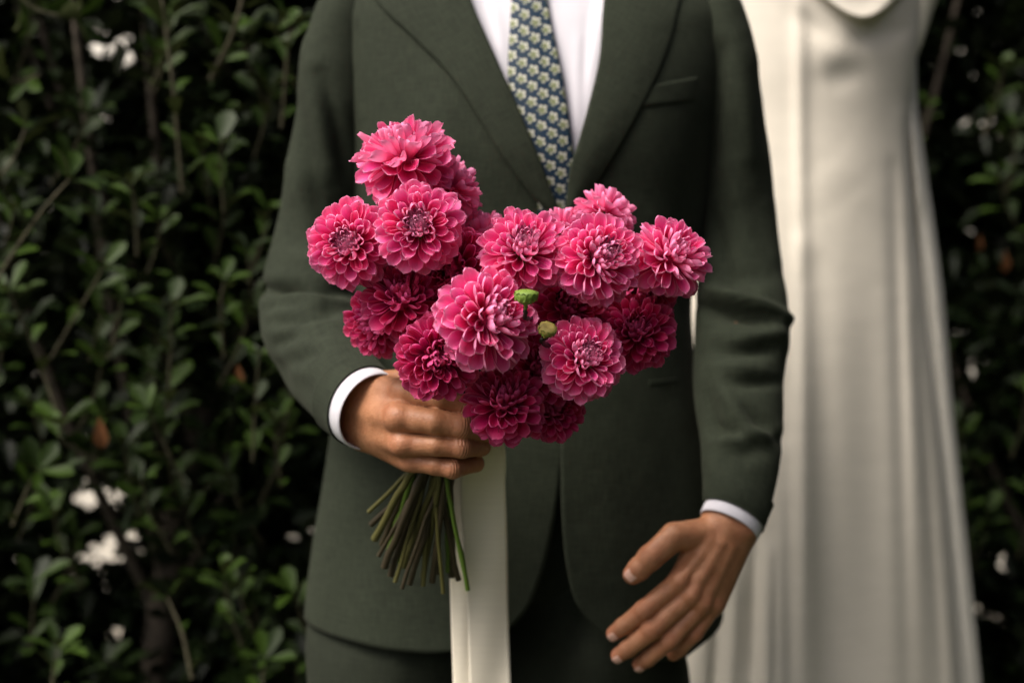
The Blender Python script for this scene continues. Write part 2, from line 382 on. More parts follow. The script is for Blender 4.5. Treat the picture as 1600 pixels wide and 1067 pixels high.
for k in range(4):
    v, f = leaf_arrays(np.zeros((1, 3)), np.zeros(1), np.zeros(1), np.zeros(1), np.ones(1), np.array([0.9]))
    v = v.reshape(-1, 3); v[:, 2] += (0.10*k-0.12)*v[:, 1]**2; v[:, 0] *= 1+0.08*k
    faces = [[q[0], q[1], q[2]] if q[2] == q[3] else list(q) for q in f]
    me = bpy.data.meshes.new('leaf'); me.from_pydata([tuple(q) for q in v], [], [tuple(int(i) for i in q) for q in faces])
    for p_ in me.polygons: p_.use_smooth = True
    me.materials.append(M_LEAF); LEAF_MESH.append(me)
def frame(d, up):
    d = Vector(d).normalized(); up = Vector(up); x = d.cross(up)
    if x.length < 1e-4: x = d.cross(Vector((0.3, 0.7, 0.1)))
    x.normalize(); z = x.cross(d); return Matrix((x, d, z)).transposed().to_4x4()
def put_leaf(parent, pos, d, up, L, Wd, mesh=None, mat_=None):
    o = bpy.data.objects.new('leaf', mesh or random.choice(LEAF_MESH)); C.objects.link(o)
    o.parent = parent; o.matrix_parent_inverse = PINV[parent.name]
    m = frame(d, up); o.matrix_basis = Matrix.Translation(Vector(pos)) @ m @ Matrix.Diagonal((Wd, L, L, 1)); return o
def sprig(shrub, pts, nleaf, L, tip=5, r0=0.003, spread=0.9, joined=False):
    """twig through 3-D points with leaves along it and a rosette at its tip"""
    path = curve(pts, 8); tw = tube('twig', path, np.linspace(r0, r0*0.55, len(path)), M_TWIG, shrub, 6)
    n = len(path); T = np.gradient(path, axis=0)
    ang = random.random()*6; nleaf = int(nleaf*1.35); bunch = []
    for k in range(nleaf+tip):
        if k < nleaf: i = int(n*(0.08+0.87*k/max(1, nleaf))); i = min(i, n-1); lift = 0.55
        else: i = n-1; lift = 0.75-0.12*(k-nleaf)
        t = Vector(T[i]).normalized(); ang += 2.4
        a = t.orthogonal().normalized(); b = t.cross(a); out = a*math.cos(ang)+b*math.sin(ang)
        d = (out*spread+t*(lift+random.uniform(-.2, .2))).normalized()
        up = (t-d*0.3+Vector((0, -0.25, 0.5))).normalized()
        s = random.uniform(0.7, 1.1)
        wl_ = L*s*random.uniform(0.42, 0.55)
        if joined:
            lm = Matrix.Translation(Vector(path[i])) @ frame(d, up) @ Matrix.Diagonal((wl_, L*s, L*s, 1)); bunch.append(np.array([lm @ q.co for q in random.choice(LEAF_MESH).vertices]))
        else: put_leaf(tw, path[i]+np.array(d)*0.002, d, up, L*s, wl_)
    if joined:
        f = np.array([tuple(q.vertices) if len(q.vertices) == 4 else tuple(q.vertices)+(q.vertices[2],) for q in LEAF_MESH[0].polygons]); k_ = len(LEAF_MESH[0].vertices)
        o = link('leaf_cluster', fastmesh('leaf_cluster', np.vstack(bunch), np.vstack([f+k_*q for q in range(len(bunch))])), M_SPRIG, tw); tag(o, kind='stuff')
    return tw
def build_hedge():
    cnt_f, cnt_b = 105000, 90000
    shx = np.array([s[0] for s in SHRUBS])
    def scatter(n, y0, y1, xr=2.3):
        x = RNG.uniform(-xr, xr, n); z = RNG.uniform(0.05, 2.75, n); t = RNG.random(n)
        y = front_y(x)+y0+(y1-y0)*t
        return np.stack([x, y, z], 1)
    def clear(p, rad=0.0):
        """keep natural gaps in the foliage, plus the photograph's brighter openings"""
        d = p[:, 1]; px = 800+p[:, 0]/d*FOC; py = 533.5-(p[:, 2]-CAMZ)/d*FOC
        keep = np.ones(len(p), bool)
        for hx, hy, hr in HOLES: keep &= np.hypot(px-hx, py-hy) > hr+rad/d*FOC
        return keep
    front = scatter(cnt_f, 0.10, 0.62); back = scatter(cnt_b, 0.50, 1.15)
    # clumping of the front layer
    nz = np.sin(front[:, 0]*9+2*np.sin(front[:, 2]*7))*np.sin(front[:, 2]*11+front[:, 1]*6)+np.sin(front[:, 0]*23+front[:, 2]*17)*0.5
    depth = front[:, 1]-front_y(front[:, 0])
    front = front[(nz > -0.1) | (depth > 0.32)]
    out = {}
    for arr, simple_, Lr in ((front, False, (0.034, 0.060)), (back, True, (0.07, 0.11))):
        L = RNG.uniform(*Lr, len(arr)); k = clear(arr, 0.010 if not simple_ else 0.026); arr = arr[k]; L = L[k]; n = len(arr)
        yaw = RNG.uniform(0, 6.283, n); pitch = RNG.normal(0.35, 0.5, n); roll = RNG.normal(0, 0.6, n)
        W = L*RNG.uniform(0.42, 0.58, n)
        idx = np.argmin(np.abs(arr[:, 0][:, None]-shx[None]+RNG.normal(0, 0.08, n)[:, None]), 1)
        for s in range(len(SHRUBS)):
            q = idx == s
            out.setdefault(s, []).append((leaf_arrays(arr[q], yaw[q], pitch[q], roll[q], L[q], W[q], simple_)))
    shrubs = []
    for s, (sx, sy) in enumerate(SHRUBS):
        sh = thing('hedge_shrub', SHRUB_LABEL[s], 'shrub', (sx, sy, -0.03), 'shrubs of the evergreen hedge')
        V_, F_, base = [], [], 0
        for v, f in out[s]:
            V_.append(v); F_.append(f+base); base += len(v)
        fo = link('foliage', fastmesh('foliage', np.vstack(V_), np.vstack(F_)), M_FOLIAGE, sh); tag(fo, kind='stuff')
        rr = random.Random(s)
        lean = rr.uniform(-.06, .06)
        tp = curve([(sx, sy, -0.05), (sx+lean*.4-.01, sy, 0.35), (sx+lean, sy+.02, 0.75), (sx+lean*1.5+.03, sy+.03, 1.0)], 8)
        tube('trunk', tp+np.random.default_rng(s).normal(0, .003, tp.shape), np.linspace(.034, .022, len(tp)), M_BARK, sh, 12)
        for k in range(9):
            z0 = rr.uniform(.45, 1.0); i = int(np.argmin(abs(tp[:, 2]-z0))); a = rr.uniform(0, 6.28); ln = rr.uniform(.5, 1.25)
            p0 = tp[i]; dx, dy = .38*ln*math.cos(a), .28*ln*math.sin(a)
            br = curve([p0, p0+[dx*.45, dy*.5, ln*.35], p0+[dx*.8, dy*.8, ln*.7], p0+[dx, dy, ln]], 7)
            tube('branch', br, np.linspace(.011, .004, len(br)), M_BARK, sh, 7)
        shrubs.append(sh)
    return shrubs
SH = build_hedge()
def sp(s, pix, nleaf, L, tip=5, r0=0.003):
    sprig(SH[s], [P(*q) for q in pix], nleaf, L, tip, r0)
# sprigs told apart in the photograph (left side)
sp(1, [(-30,480,1.93),(25,390,1.90),(70,325,1.88),(108,282,1.87)], 3, .056, 6, .0032)
sp(2, [(262,640,2.0),(266,560,1.98),(268,480,1.96)], 6, .052, 4, .003)
sp(2, [(350,330,2.0),(346,270,1.97),(345,225,1.95)], 3, .050, 6, .0026)
sp(2, [(250,-20,1.98),(262,70,1.97),(272,150,1.97),(285,300,2.0)][::-1], 7, .048, 3, .0034)
sp(2, [(385,-30,1.98),(365,50,1.99),(330,125,2.03)][::-1], 6, .052, 3, .005)
sp(2, [(395,720,2.0),(398,640,1.98),(405,555,1.95)], 7, .046, 4, .0026)
sp(1, [(80,560,2.02),(115,500,2.0),(150,440,1.97),(160,420,1.96)], 4, .046, 4, .003)
sp(1, [(95,660,2.0),(60,560,2.0),(25,480,1.97),(15,455,1.96)], 4, .050, 5, .003)
sp(2, [(290,760,2.02),(245,670,1.99),(232,640,1.97)], 4, .046, 5, .0026)
sp(1, [(150,720,2.0),(100,690,1.97),(95,665,1.96)], 2, .056, 5, .003)
sp(1, [(15,-20,1.96),(55,15,1.97),(115,30,1.98)], 4, .056, 5, .003)
sp(1, [(60,120,2.0),(25,130,1.96),(5,115,1.95)], 3, .052, 5, .003)
sp(1, [(-20,300,1.95),(20,250,1.96),(40,200,1.98)], 3, .052, 4, .003)
sp(2, [(215,400,2.02),(212,330,2.0),(205,290,1.99)], 4, .048, 4, .003)
sp(2, [(440,200,2.02),(448,100,2.0),(455,40,1.98)], 5, .048, 4, .003)
sp(2, [(300,1060,1.99),(285,990,2.0),(262,935,2.02)], 2, .044, 3, .003)
sp(2, [(410,1090,1.98),(412,1050,1.97),(415,1030,1.96)], 2, .042, 5, .0026)
sp(1, [(80,1090,1.98),(85,1040,1.98),(90,1015,1.98)], 3, .046, 5, .0026)
sp(1, [(20,820,2.0),(45,760,1.98),(60,735,1.96)], 3, .050, 5, .0026)
sp(2, [(170,560,2.0),(185,500,1.99),(190,470,1.98)], 4, .044, 4, .0026)
sp(2, [(440,760,2.03),(432,700,2.0),(430,660,1.99)], 4, .042, 4, .0026)
sp(2, [(350,560,2.02),(345,480,2.0),(350,440,1.99)], 4, .044, 4, .0026)
rr = random.Random(5)
for k in range(24):
    x = rr.uniform(-10, 470); y = rr.uniform(20, 1060); d = rr.uniform(2.04, 2.16); s = 1 if x < 130 else 2
    dx = rr.uniform(-50, 50); sp(s, [(x+dx, y+110, d+.03), (x+dx*.3, y+50, d), (x, y, d-.02)], 4, rr.uniform(.040, .052), 4, .0028)
for k in range(46):
    x = rr.uniform(-20, 470); y = rr.uniform(-20, 1080); d = rr.uniform(2.06, 2.22); dx = rr.uniform(-60, 60)
    if any(math.hypot(x-hx, y-hy) < 45 for hx, hy, hr in HOLES if hr > 8): continue
    sprig(SH[1 if x < 130 else 2], [P(x+dx, y+110, d+.04), P(x+dx*.3, y+50, d), P(x, y, d-.02)], 5, rr.uniform(.042, .058), 5, .0024, .9, True)
for k in range(16):
    x = rr.uniform(1440, 1620); y = rr.uniform(60, 1060); d = rr.uniform(2.44, 2.55)
    dx = rr.uniform(-50, 50); sp(5, [(x+dx, y+100, d+.03), (x+dx*.3, y+50, d), (x, y, d-.02)], 4, rr.uniform(.038, .05), 4, .0028)
# added unseen trees behind and right of the camera, blocking light except upper left
def added_trees():
    way = curve([(.9, -4.2), (2.2, -3.2), (3.2, -1.8), (3.6, -.2), (3.7, 1.6), (3.5, 3.0)], 24); n = len(way)
    zz = np.linspace(-.1, 5.2, 44)
    nrm = np.gradient(way, axis=0)[:, ::-1]*[-1, 1]; nrm /= np.linalg.norm(nrm, axis=1)[:, None]
    X = way[None, :, 0]+0*zz[:, None]; Y = way[None, :, 1]+0*zz[:, None]; Z = zz[:, None]+0*X
    pts = np.stack([X, Y, Z], -1); k = .45*fnoise(pts, 1.1, 3)+.25*fnoise(pts, 2.7, 5)
    pts[..., :2] += nrm[None]*(k+.3)[..., None]; pts[..., 2] += .5*(Z/5.2)*fnoise(pts*[1, 1, 0], .8, 9)
    m = 14000; i = RNG.integers(0, n-1, m); z = RNG.uniform(0, 5.2, m)
    pos = np.stack([way[i, 0], way[i, 1], z], 1)+RNG.normal(0, .22, (m, 3)); pos[:, :2] += nrm[i]*RNG.uniform(-.1, .7, m)[:, None]
    v, f = leaf_arrays(pos, RNG.uniform(0, 6.28, m), RNG.normal(.2, .5, m), RNG.normal(0, .6, m), RNG.uniform(.1, .2, m), RNG.uniform(.06, .1, m), True)
    g = gridfaces(44, n)
    o = link('added_trees', fastmesh('added_trees', np.vstack([pts.reshape(-1, 3), v]), np.vstack([g, f+n*44])), M_FOLIAGE)
    tag(o, 'dense dark trees added out of view behind the camera to block light', 'added_trees', None, 'stuff')
added_trees()
# hanging brown leaves
BROWN = LEAF_MESH[0].copy(); BROWN.materials.clear(); BROWN.materials.append(M_DEADLEAF)
for (x, y, d, L) in ((155, 650, 1.95, .045), (372, 568, 1.98, .03), (1570, 390, 2.45, .04), (1530, 365, 2.45, .03)):
    put_leaf(SH[1 if x < 200 else (2 if x < 800 else 5)], P(x, y, d), (0.05, 0.05, -1), (0.2, -1, 0.1), L, L*.55, BROWN)


# ------------------------------------------------------------------ the person in the green suit
groom = thing('person', 'person in a green suit, white shirt and blue floral tie, holding pink dahlias', 'person', (0.02, 1.70, 0))
XL = [(-95, 700), (-60, 630), (-25, 540), (10, 512), (60, 515), (200, 540), (350, 548), (470, 538), (560, 528), (650, 519), (750, 505), (850, 488), (950, 476), (1080, 470)]
XR = [(-95, 960), (-60, 1030), (-25, 1110), (10, 1140), (60, 1140), (200, 1118), (350, 1098), (470, 1078), (560, 1083), (650, 1094), (750, 1108), (850, 1120), (950, 1127), (1080, 1130)]
HD = [(-95, .03), (-60, .06), (-25, .085), (10, .10), (100, .13), (220, .15), (350, .142), (470, .135), (600, .142), (750, .15), (1080, .16)]
DM = 1.72
def tfront(px, py):
    xl, xr, hd = smooth(py, XL), smooth(py, XR), smooth(py, HD)
    u = np.clip((px-(xl+xr)/2)/((xr-xl)/2), -1, 1)
    return DM-hd*np.sqrt(np.clip(1-np.abs(u)**2.5, 0, 1))
JFOLD = [(560, 210, 600, 420, 22, -.006), (545, 150, 575, 300, 18, .004), (1095, 200, 1060, 420, 22, -.006), (1000, 330, 1085, 430, 26, .004),
         (600, 430, 860, 440, 26, .003), (620, 520, 850, 460, 22, .0035), (900, 450, 1070, 520, 24, .003), (900, 470, 1040, 620, 26, -.003),
         (700, 150, 620, 420, 40, .003), (540, 620, 700, 560, 26, .003), (500, 800, 640, 760, 40, .003), (930, 640, 960, 900, 40, .003), (1040, 640, 1060, 900, 30, -.003),
         (560, 760, 540, 960, 30, -.003), (1010, 60, 1040, 300, 40, .002)]
def jdepth(px, py): return tfront(px, py)-1.7*folds(px, py, JFOLD)
EDGE_L = [(-95, 712), (0, 727), (80, 762), (150, 792), (245, 832), (322, 862), (350, 884), (430, 890), (690, 884), (760, 876), (830, 864), (900, 846), (960, 818), (1000, 775), (1030, 730)]
EDGE_R = [(-95, 968), (0, 953), (90, 944), (160, 928), (220, 911), (262, 899), (320, 890), (350, 876), (430, 872), (690, 876), (830, 879), (890, 886), (950, 905), (990, 940), (1030, 985)]
def panel(name, edge, side, hem):
    ns, nt_ = 60, 150
    s = np.linspace(0, 1, ns)[None, :]*np.ones((nt_, 1)); t = np.linspace(0, 1, nt_)[:, None]*np.ones((1, ns))
    bot = smooth(s[0], hem)[None]*np.ones((nt_, 1)); py = -92+(bot+92)*t
    e, sd = smooth(py, edge), smooth(py, side)
    px = e+(sd-e)*np.sin(s*np.pi/2)
    d = jdepth(px, py)
    if side is XR: d = d-.0055*np.clip(1-(px-e)/60, 0, 1)*np.clip((py-330)/40, 0, 1)
    return grid(name, P(px, py, d), M_SUIT, JACKET, solid=.0022, offset=1.0 if side is XR else -1.0, flip=side is XR)
JACKET = link('jacket', None, None, groom)
panel('front_panel', EDGE_L, XL, [(0, 1008), (.12, 1019), (.3, 1017), (.6, 997), (1, 962)])
panel('front_panel', EDGE_R, XR, [(0, 1005), (.12, 1028), (.3, 1032), (.6, 1005), (1, 960)])
# overlap step: the right-hand front laps over the left-hand one
def back_panel():
    ns, nt_ = 40, 80
    th = np.linspace(0, np.pi, ns)[None]*np.ones((nt_, 1)); py = np.linspace(-92, 955, nt_)[:, None]*np.ones((1, ns))
    xl, xr, hd = smooth(py, XL), smooth(py, XR), smooth(py, HD)
    px = (xl+xr)/2-np.cos(th)*(xr-xl)/2
    d = DM+hd*0.9*np.sin(th)**.9
    x0 = P(px, py, np.full_like(px, DM)); x0[..., 1] = d
    grid('back_panel', x0, M_SUIT, JACKET, solid=.002)
back_panel()
def lapel(name, inner, outer, sgn):
    n, k = 70, 22
    a = curve(inner, 12); b = curve(outer, 12)
    def resamp(c):
        l = np.r_[0, np.cumsum(np.hypot(*np.diff(c, axis=0).T))]; return np.stack([np.interp(np.linspace(0, l[-1], n), l, c[:, i]) for i in (0, 1)], 1)
    a, b = resamp(a), resamp(b)
    s = np.linspace(0, 1, k)
    px = a[:, None, 0]+(b-a)[:, None, 0]*s[None]; py = a[:, None, 1]+(b-a)[:, None, 1]*s[None]
    lift = .0085-.0015*s+.003*np.sin(s*np.pi)            # roll at the fold, flatter towards the edge
    lift = lift[None]*np.ones((n, 1)); lift[-6:] *= np.linspace(1, .5, 6)[:, None]
    d = jdepth(np.clip(px, 500, 1150), py)-lift
    pts = P(px, py, d)
    # roll line: turn under towards the shirt
    r1 = P(a[:, 0]-sgn*1.5, a[:, 1], d[:, 0]+.003); r2 = P(a[:, 0]+sgn*3, a[:, 1], d[:, 0]+.010)
    # outer edge turns back to the panel so its thickness shows
    e1 = P(b[:, 0]+sgn*.8, b[:, 1], d[:, -1]+.0012); e2 = P(b[:, 0]-sgn*1.5, b[:, 1], d[:, -1]+.0030)
    pts = np.concatenate([r2[:, None], r1[:, None], pts, e1[:, None], e2[:, None]], 1)
    uv = pts[..., [0, 2]]; an = .5*sgn; uv = np.stack([uv[..., 0]*math.cos(an)-uv[..., 1]*math.sin(an), uv[..., 0]*math.sin(an)+uv[..., 1]*math.cos(an)], -1)
    return grid(name, pts, M_SUIT, JACKET, uv=uv, flip=sgn > 0)
lapel('lapel', [(705,-92),(735,0),(769,80),(800,150),(838,240),(868,318),(886,352)], [(530,-92),(588,0),(640,52),(700,112),(748,182),(787,245),(832,305),(880,356)], -1)
lapel('lapel', [(962,-92),(945,0),(938,90),(922,160),(905,222),(892,264),(885,318),(876,352)], [(1100,-92),(1063,0),(1048,60),(1026,118),(1000,170),(970,225),(936,280),(903,326),(884,356)], 1)
# welt of the breast pocket and of the hip pocket
def welt(name, quad, lift, th=.0016):
    (a, b, c, d_) = [np.array(q, float) for q in quad]; n, k = 30, 8
    u = np.linspace(0, 1, n)[None, :, None]; v = np.linspace(0, 1, k)[:, None, None]
    q = (a*(1-u)+b*u)*(1-v)+(d_*(1-u)+c*u)*v
    dd = jdepth(q[..., 0], q[..., 1])-lift
    dd[0] += .0; dd[-1] += lift*.7; dd[:, 0] += lift*.7; dd[:, -1] += lift*.7
    return grid(name, P(q[..., 0], q[..., 1], dd), M_SUIT, JACKET, solid=th, offset=1)
welt('breast_pocket', [(1014, 134), (1091, 119), (1087, 163), (1000, 171)], .0050)
welt('pocket_welt', [(1012, 594), (1086, 587), (1087, 597), (1013, 604)], .004)
welt('pocket_welt', [(566, 602), (664, 610), (664, 620), (566, 612)], .004)
# sleeves
def loft(name, path, hw, hdm, mat_, parent, fold=(), endT=None, nseg=96, n=200, wob=.0012, cap=True, seed=0):
    """tube along pixel/depth path; hw in pixels, hdm = depth/width ratio"""
    pw = np.array([P(*q) for q in path]); k = len(pw); par = np.linspace(0, 1, k)
    cc = curve(pw, 20); tt = np.linspace(0, 1, len(cc)); t = np.linspace(0, 1, n)
    c = np.stack([np.interp(t, tt, cc[:, i]) for i in range(3)], 1)
    hwm = smooth(t, list(zip(par, [h*q[2]/FOC for h, q in zip(hw, path)]))); hr = smooth(t, list(zip(par, hdm)))
    T = np.gradient(c, axis=0); T /= np.linalg.norm(T, axis=1)[:, None]
    if endT is not None:
        e = np.array(endT, float); e /= np.linalg.norm(e); wgt = np.clip((t-.82)/.18, 0, 1)**1.5
        T = T*(1-wgt[:, None])+e*wgt[:, None]; T /= np.linalg.norm(T, axis=1)[:, None]
    A = np.cross(T, [0, 1, 0]); A /= np.linalg.norm(A, axis=1)[:, None]; B = np.cross(A, T)    # A across the picture, B along depth
    th = np.arange(nseg)*2*np.pi/nseg
    nrm = np.cos(th)[None, :, None]*A[:, None]+np.sin(th)[None, :, None]*B[:, None]
    pts = c[:, None]+hwm[:, None, None]*(np.cos(th)[None, :, None]*A[:, None]+hr[:, None, None]*np.sin(th)[None, :, None]*B[:, None])
    px = 800+pts[..., 0]/pts[..., 1]*FOC; py = 533.5-(pts[..., 2]-CAMZ)/pts[..., 1]*FOC
    frontw = np.clip(-nrm[..., 1]*1.5+.35, 0, 1)
    disp = folds(px, py, fold)*frontw*1.5
    if wob: disp = disp+wob*fnoise(pts, 16, seed)+wob*.6*fnoise(pts, 34, seed+3)
    disp = disp*np.clip((1-t)/.10, 0, 1)[:, None]
    pts = pts+nrm*disp[..., None]
    return pts, c, T, A, B, hwm, hr
def sleeve(path, hw, hr, fold, endT, seed):
    pts, c, T, A, B, hwm, hrr = loft('sleeve', path, hw, hr, M_SUIT, JACKET, fold, endT, seed=seed)
    n, k = pts.shape[:2]
    inner = [c[-1]+(pts[-1]-c[-1])*f-T[-1]*s for f, s in ((.993, -.0010), (.975, .0005), (.965, .03))]
    cap = [c[0]+(pts[0]-c[0])*.02-T[0]*.006, c[0]+(pts[0]-c[0])*.6-T[0]*.004]
    P_ = np.concatenate([np.stack(cap), pts, np.stack(inner)], 0)
    uu = np.linspace(0, .32, k); vv = np.linspace(0, .62, len(P_))
    sl = grid('sleeve', P_, M_SUIT, JACKET, close=True, uv=np.stack(np.meshgrid(uu, vv), -1), flip=True)
    return c, T, A, B, hwm, hrr
LP = [(548,-14,1.705),(538,22,1.70),(531,80,1.70),(524,160,1.70),(512,260,1.71),(500,350,1.715),(486,430,1.70),(484,495,1.655),(500,550,1.585),(535,600,1.50),(566,634,1.432)]
LHW = [30, 46, 55, 60, 63, 66, 71, 78, 74, 68, 67]
LFOLD = [(396,452,470,446,10,-.014),(440,447,562,456,12,-.013),(418,470,535,462,11,.007),(450,484,545,484,8,-.006),(424,496,500,478,8,.006),(440,508,520,492,7,-.006),(425,520,560,510,12,.006),(430,540,480,515,8,-.005),(455,545,540,535,12,.004),
         (425,560,445,600,10,-.005),(440,570,500,552,10,-.003),(470,580,580,545,18,.003),(480,70,520,250,18,.006),(500,120,552,300,14,-.008),(462,170,505,330,18,-.005),(455,260,495,400,16,.005),(520,300,560,400,16,-.006),(440,400,520,420,14,.004),(500,620,560,570,14,.003),(470,600,520,650,12,-.003)]
lc = sleeve(LP, LHW, [1.1, 1.1, 1.1, 1.1, 1.05, 1, 1, .95, .95, .95, .95], LFOLD, (.62, -.72, -.30), 1)
RP = [(1112,-14,1.705),(1122,22,1.70),(1132,80,1.70),(1142,160,1.70),(1150,250,1.71),(1153,340,1.72),(1156,430,1.705),(1159,500,1.67),(1154,600,1.63),(1158,700,1.585),(1150,785,1.548),(1146,806,1.54)]
RHW = [28, 40, 47, 50, 54, 59, 66, 73, 70, 63, 54, 52]
RFOLD = [(1110,452,1232,500,10,.013),(1085,478,1200,500,10,-.014),(1100,430,1200,432,16,-.007),(1200,500,1225,540,14,.006),(1100,530,1175,520,14,.003),(1150,532,1212,522,10,.005),(1130,552,1205,548,9,-.006),(1120,575,1185,578,14,.006),(1140,600,1215,596,9,-.005),(1125,600,1165,670,12,.006),(1168,640,1225,690,10,-.006),(1105,620,1120,690,14,-.006),
         (1110,662,1180,690,10,-.006),(1120,690,1215,676,12,.007),(1150,712,1200,700,14,-.003),(1120,740,1170,790,22,.003),(1125,80,1105,300,14,-.006),(1150,60,1175,240,20,.004),(1185,120,1200,300,16,-.003),(1140,260,1170,380,18,.004),(1110,330,1140,440,14,-.005)]
rc = sleeve(RP, RHW, [1.2, 1.2, 1.15, 1.1, 1.05, 1, 1, .95, .95, .95, .9, .9], RFOLD, (-.46, -.42, -.80), 2)
SHIRT = link('shirt', None, None, groom)
def cuff(name, info, out, f, back=.010):
    c, T, A, B, hwm, hr = info; n = 48; th = np.arange(n)*2*np.pi/n
    rows = []
    for off, k in ((-back, f), (out*.4, f), (out*.8, f), (out, f-.012), (out+.0008, f-.03), (out, f-.05), (out*.5, f-.06), (-back, f-.06)):
        rows.append(c[-1]+T[-1]*off+hwm[-1]*k*(np.cos(th)[:, None]*A[-1]+hr[-1]*np.sin(th)[:, None]*B[-1]))
    return grid(name, np.stack(rows), M_SHIRT, SHIRT, close=True, flip=True)
cuff('cuff', lc, .018, .955, .004); cuff('cuff', rc, .013, .945, .006)
# shirt front, placket, collar stand
def shirt_front():
    n, k = 90, 60
    py = np.linspace(-100, 470, n)[:, None]*np.ones((1, k)); px = np.linspace(660, 1000, k)[None]*np.ones((n, 1))
    d = tfront(px, py)+.013-folds(px, py, [(955, -50, 905, 200, 14, .004), (925, 0, 898, 240, 10, -.003), (765, 0, 792, 120, 10, .004), (745, -40, 775, 60, 8, -.003), (905, 60, 900, 240, 7, .003)])
    grid('shirt_front', P(px, py, d), M_SHIRT, SHIRT, solid=.001)
shirt_front()
def tie():
    Lx = [(-120, 806), (0, 801), (150, 797), (260, 818), (400, 834), (470, 856), (500, 880)]; Rx = [(-120, 842), (0, 853), (130, 879), (265, 897), (400, 910), (470, 906), (500, 884)]
    n, k = 110, 24
    py = np.linspace(-118, 499, n)[:, None]*np.ones((1, k)); s = np.linspace(0, 1, k)[None]*np.ones((n, 1))
    l, r = smooth(py, Lx), smooth(py, Rx); px = l+(r-l)*s
    d = tfront(px, py)+.006-.0045*np.sin(np.pi*s)**.5-folds(px, py, [(840, -40, 862, 180, 9, -.0014)])
    pts = P(px, py, d)
    sc = 1.585/FOC; an = math.radians(-7); X = px*sc; Z = -py*sc
    uv = np.stack([X*math.cos(an)-Z*math.sin(an), X*math.sin(an)+Z*math.cos(an)], -1)
    grid('tie', pts, M_TIE, groom, uv=uv, solid=.0025, offset=-1)
tie()
# trousers: waist block and two legs reaching the ground
TROUS = link('trousers', None, None, groom)
def leg(cx0, sgn):
    rows = []; n = 60; k = 48; th = np.arange(k)*2*np.pi/k
    for t in np.linspace(0, 1, n):
        z = .98-t*(.98-.045)
        cx = np.interp(z, [.04, .5, .78, .98], [cx0*1.0, cx0*.93, cx0*.92, cx0*.55]); a = np.interp(z, [.04, .3, .5, .72, .80, .98], [.095, .10, .105, .112, .118, .10]); b = np.interp(z, [.04, .3, .5, .78, .98], [.115, .115, .11, .125, .12])
        crease = 1+.04*np.exp(-((th-1.5*np.pi+.0)/.10)**2)
        dz = 1.715+.022*np.clip((z-.72)/.06, 0, 1); b = b*(1-.12*np.clip((z-.72)/.06, 0, 1))
        r = np.stack([XC+cx+a*np.cos(th)*crease, dz+b*np.sin(th)*crease, np.full(k, z)], 1)
        r[:, :2] += (.004*np.sin(z*22+th*2+sgn)+.003*np.sin(z*41+th*3))[:, None]*np.stack([np.cos(th), np.sin(th)], 1)
        rows.append(r)
    grid('trouser_leg', np.stack(rows), M_TROUSER, TROUS, close=True, flip=True, uv=np.stack(np.meshgrid(np.linspace(0, .6, k), np.linspace(0, .95, n)), -1))
    # shoe
    sx = XC+cx0; pts = []
    for t in np.linspace(0, 1, 16):
        y = 1.80-t*.31; hw = .040+.012*math.sin(t*2.6)-(.022*max(0, t-.8)/.2)
        h = np.interp(t, [0, .1, .3, .55, .8, .95, 1], [.075, .095, .09, .065, .05, .035, .015]); c = np.arange(20)*2*np.pi/20
        pts.append(np.stack([sx+hw*np.sign(np.cos(c))*np.abs(np.cos(c))**.7, np.full(20, y), h*.5+h*.5*np.sign(np.sin(c))*np.abs(np.sin(c))**.7], 1))
    pts = np.stack(pts); pts = np.concatenate([pts.mean(1, keepdims=True)[:1]+0*pts[:1], pts, pts.mean(1, keepdims=True)[-1:]+0*pts[-1:]], 0)
    grid('shoe', pts, M_SHOE, groom, close=True)
XC = (780-800)/FOC*1.70
leg(-.125, -1); leg(.125, 1)
def seat():
    n, k = 24, 60; th = np.arange(k)*2*np.pi/k; rows = []
    for t in np.linspace(0, 1, n):
        z = 1.02-.26*t; a = np.interp(t, [0, .5, .85, 1], [.175, .20, .19, .12]); b = np.interp(t, [0, .6, .9, 1], [.115, .122, .09, .03])
        rows.append(np.stack([XC+a*np.sign(np.cos(th))*np.abs(np.cos(th))**.8, 1.715+b*np.sin(th), np.full(k, z)], 1))
    grid('trouser_seat', np.stack(rows), M_TROUSER, TROUS, close=True, flip=True)
seat()

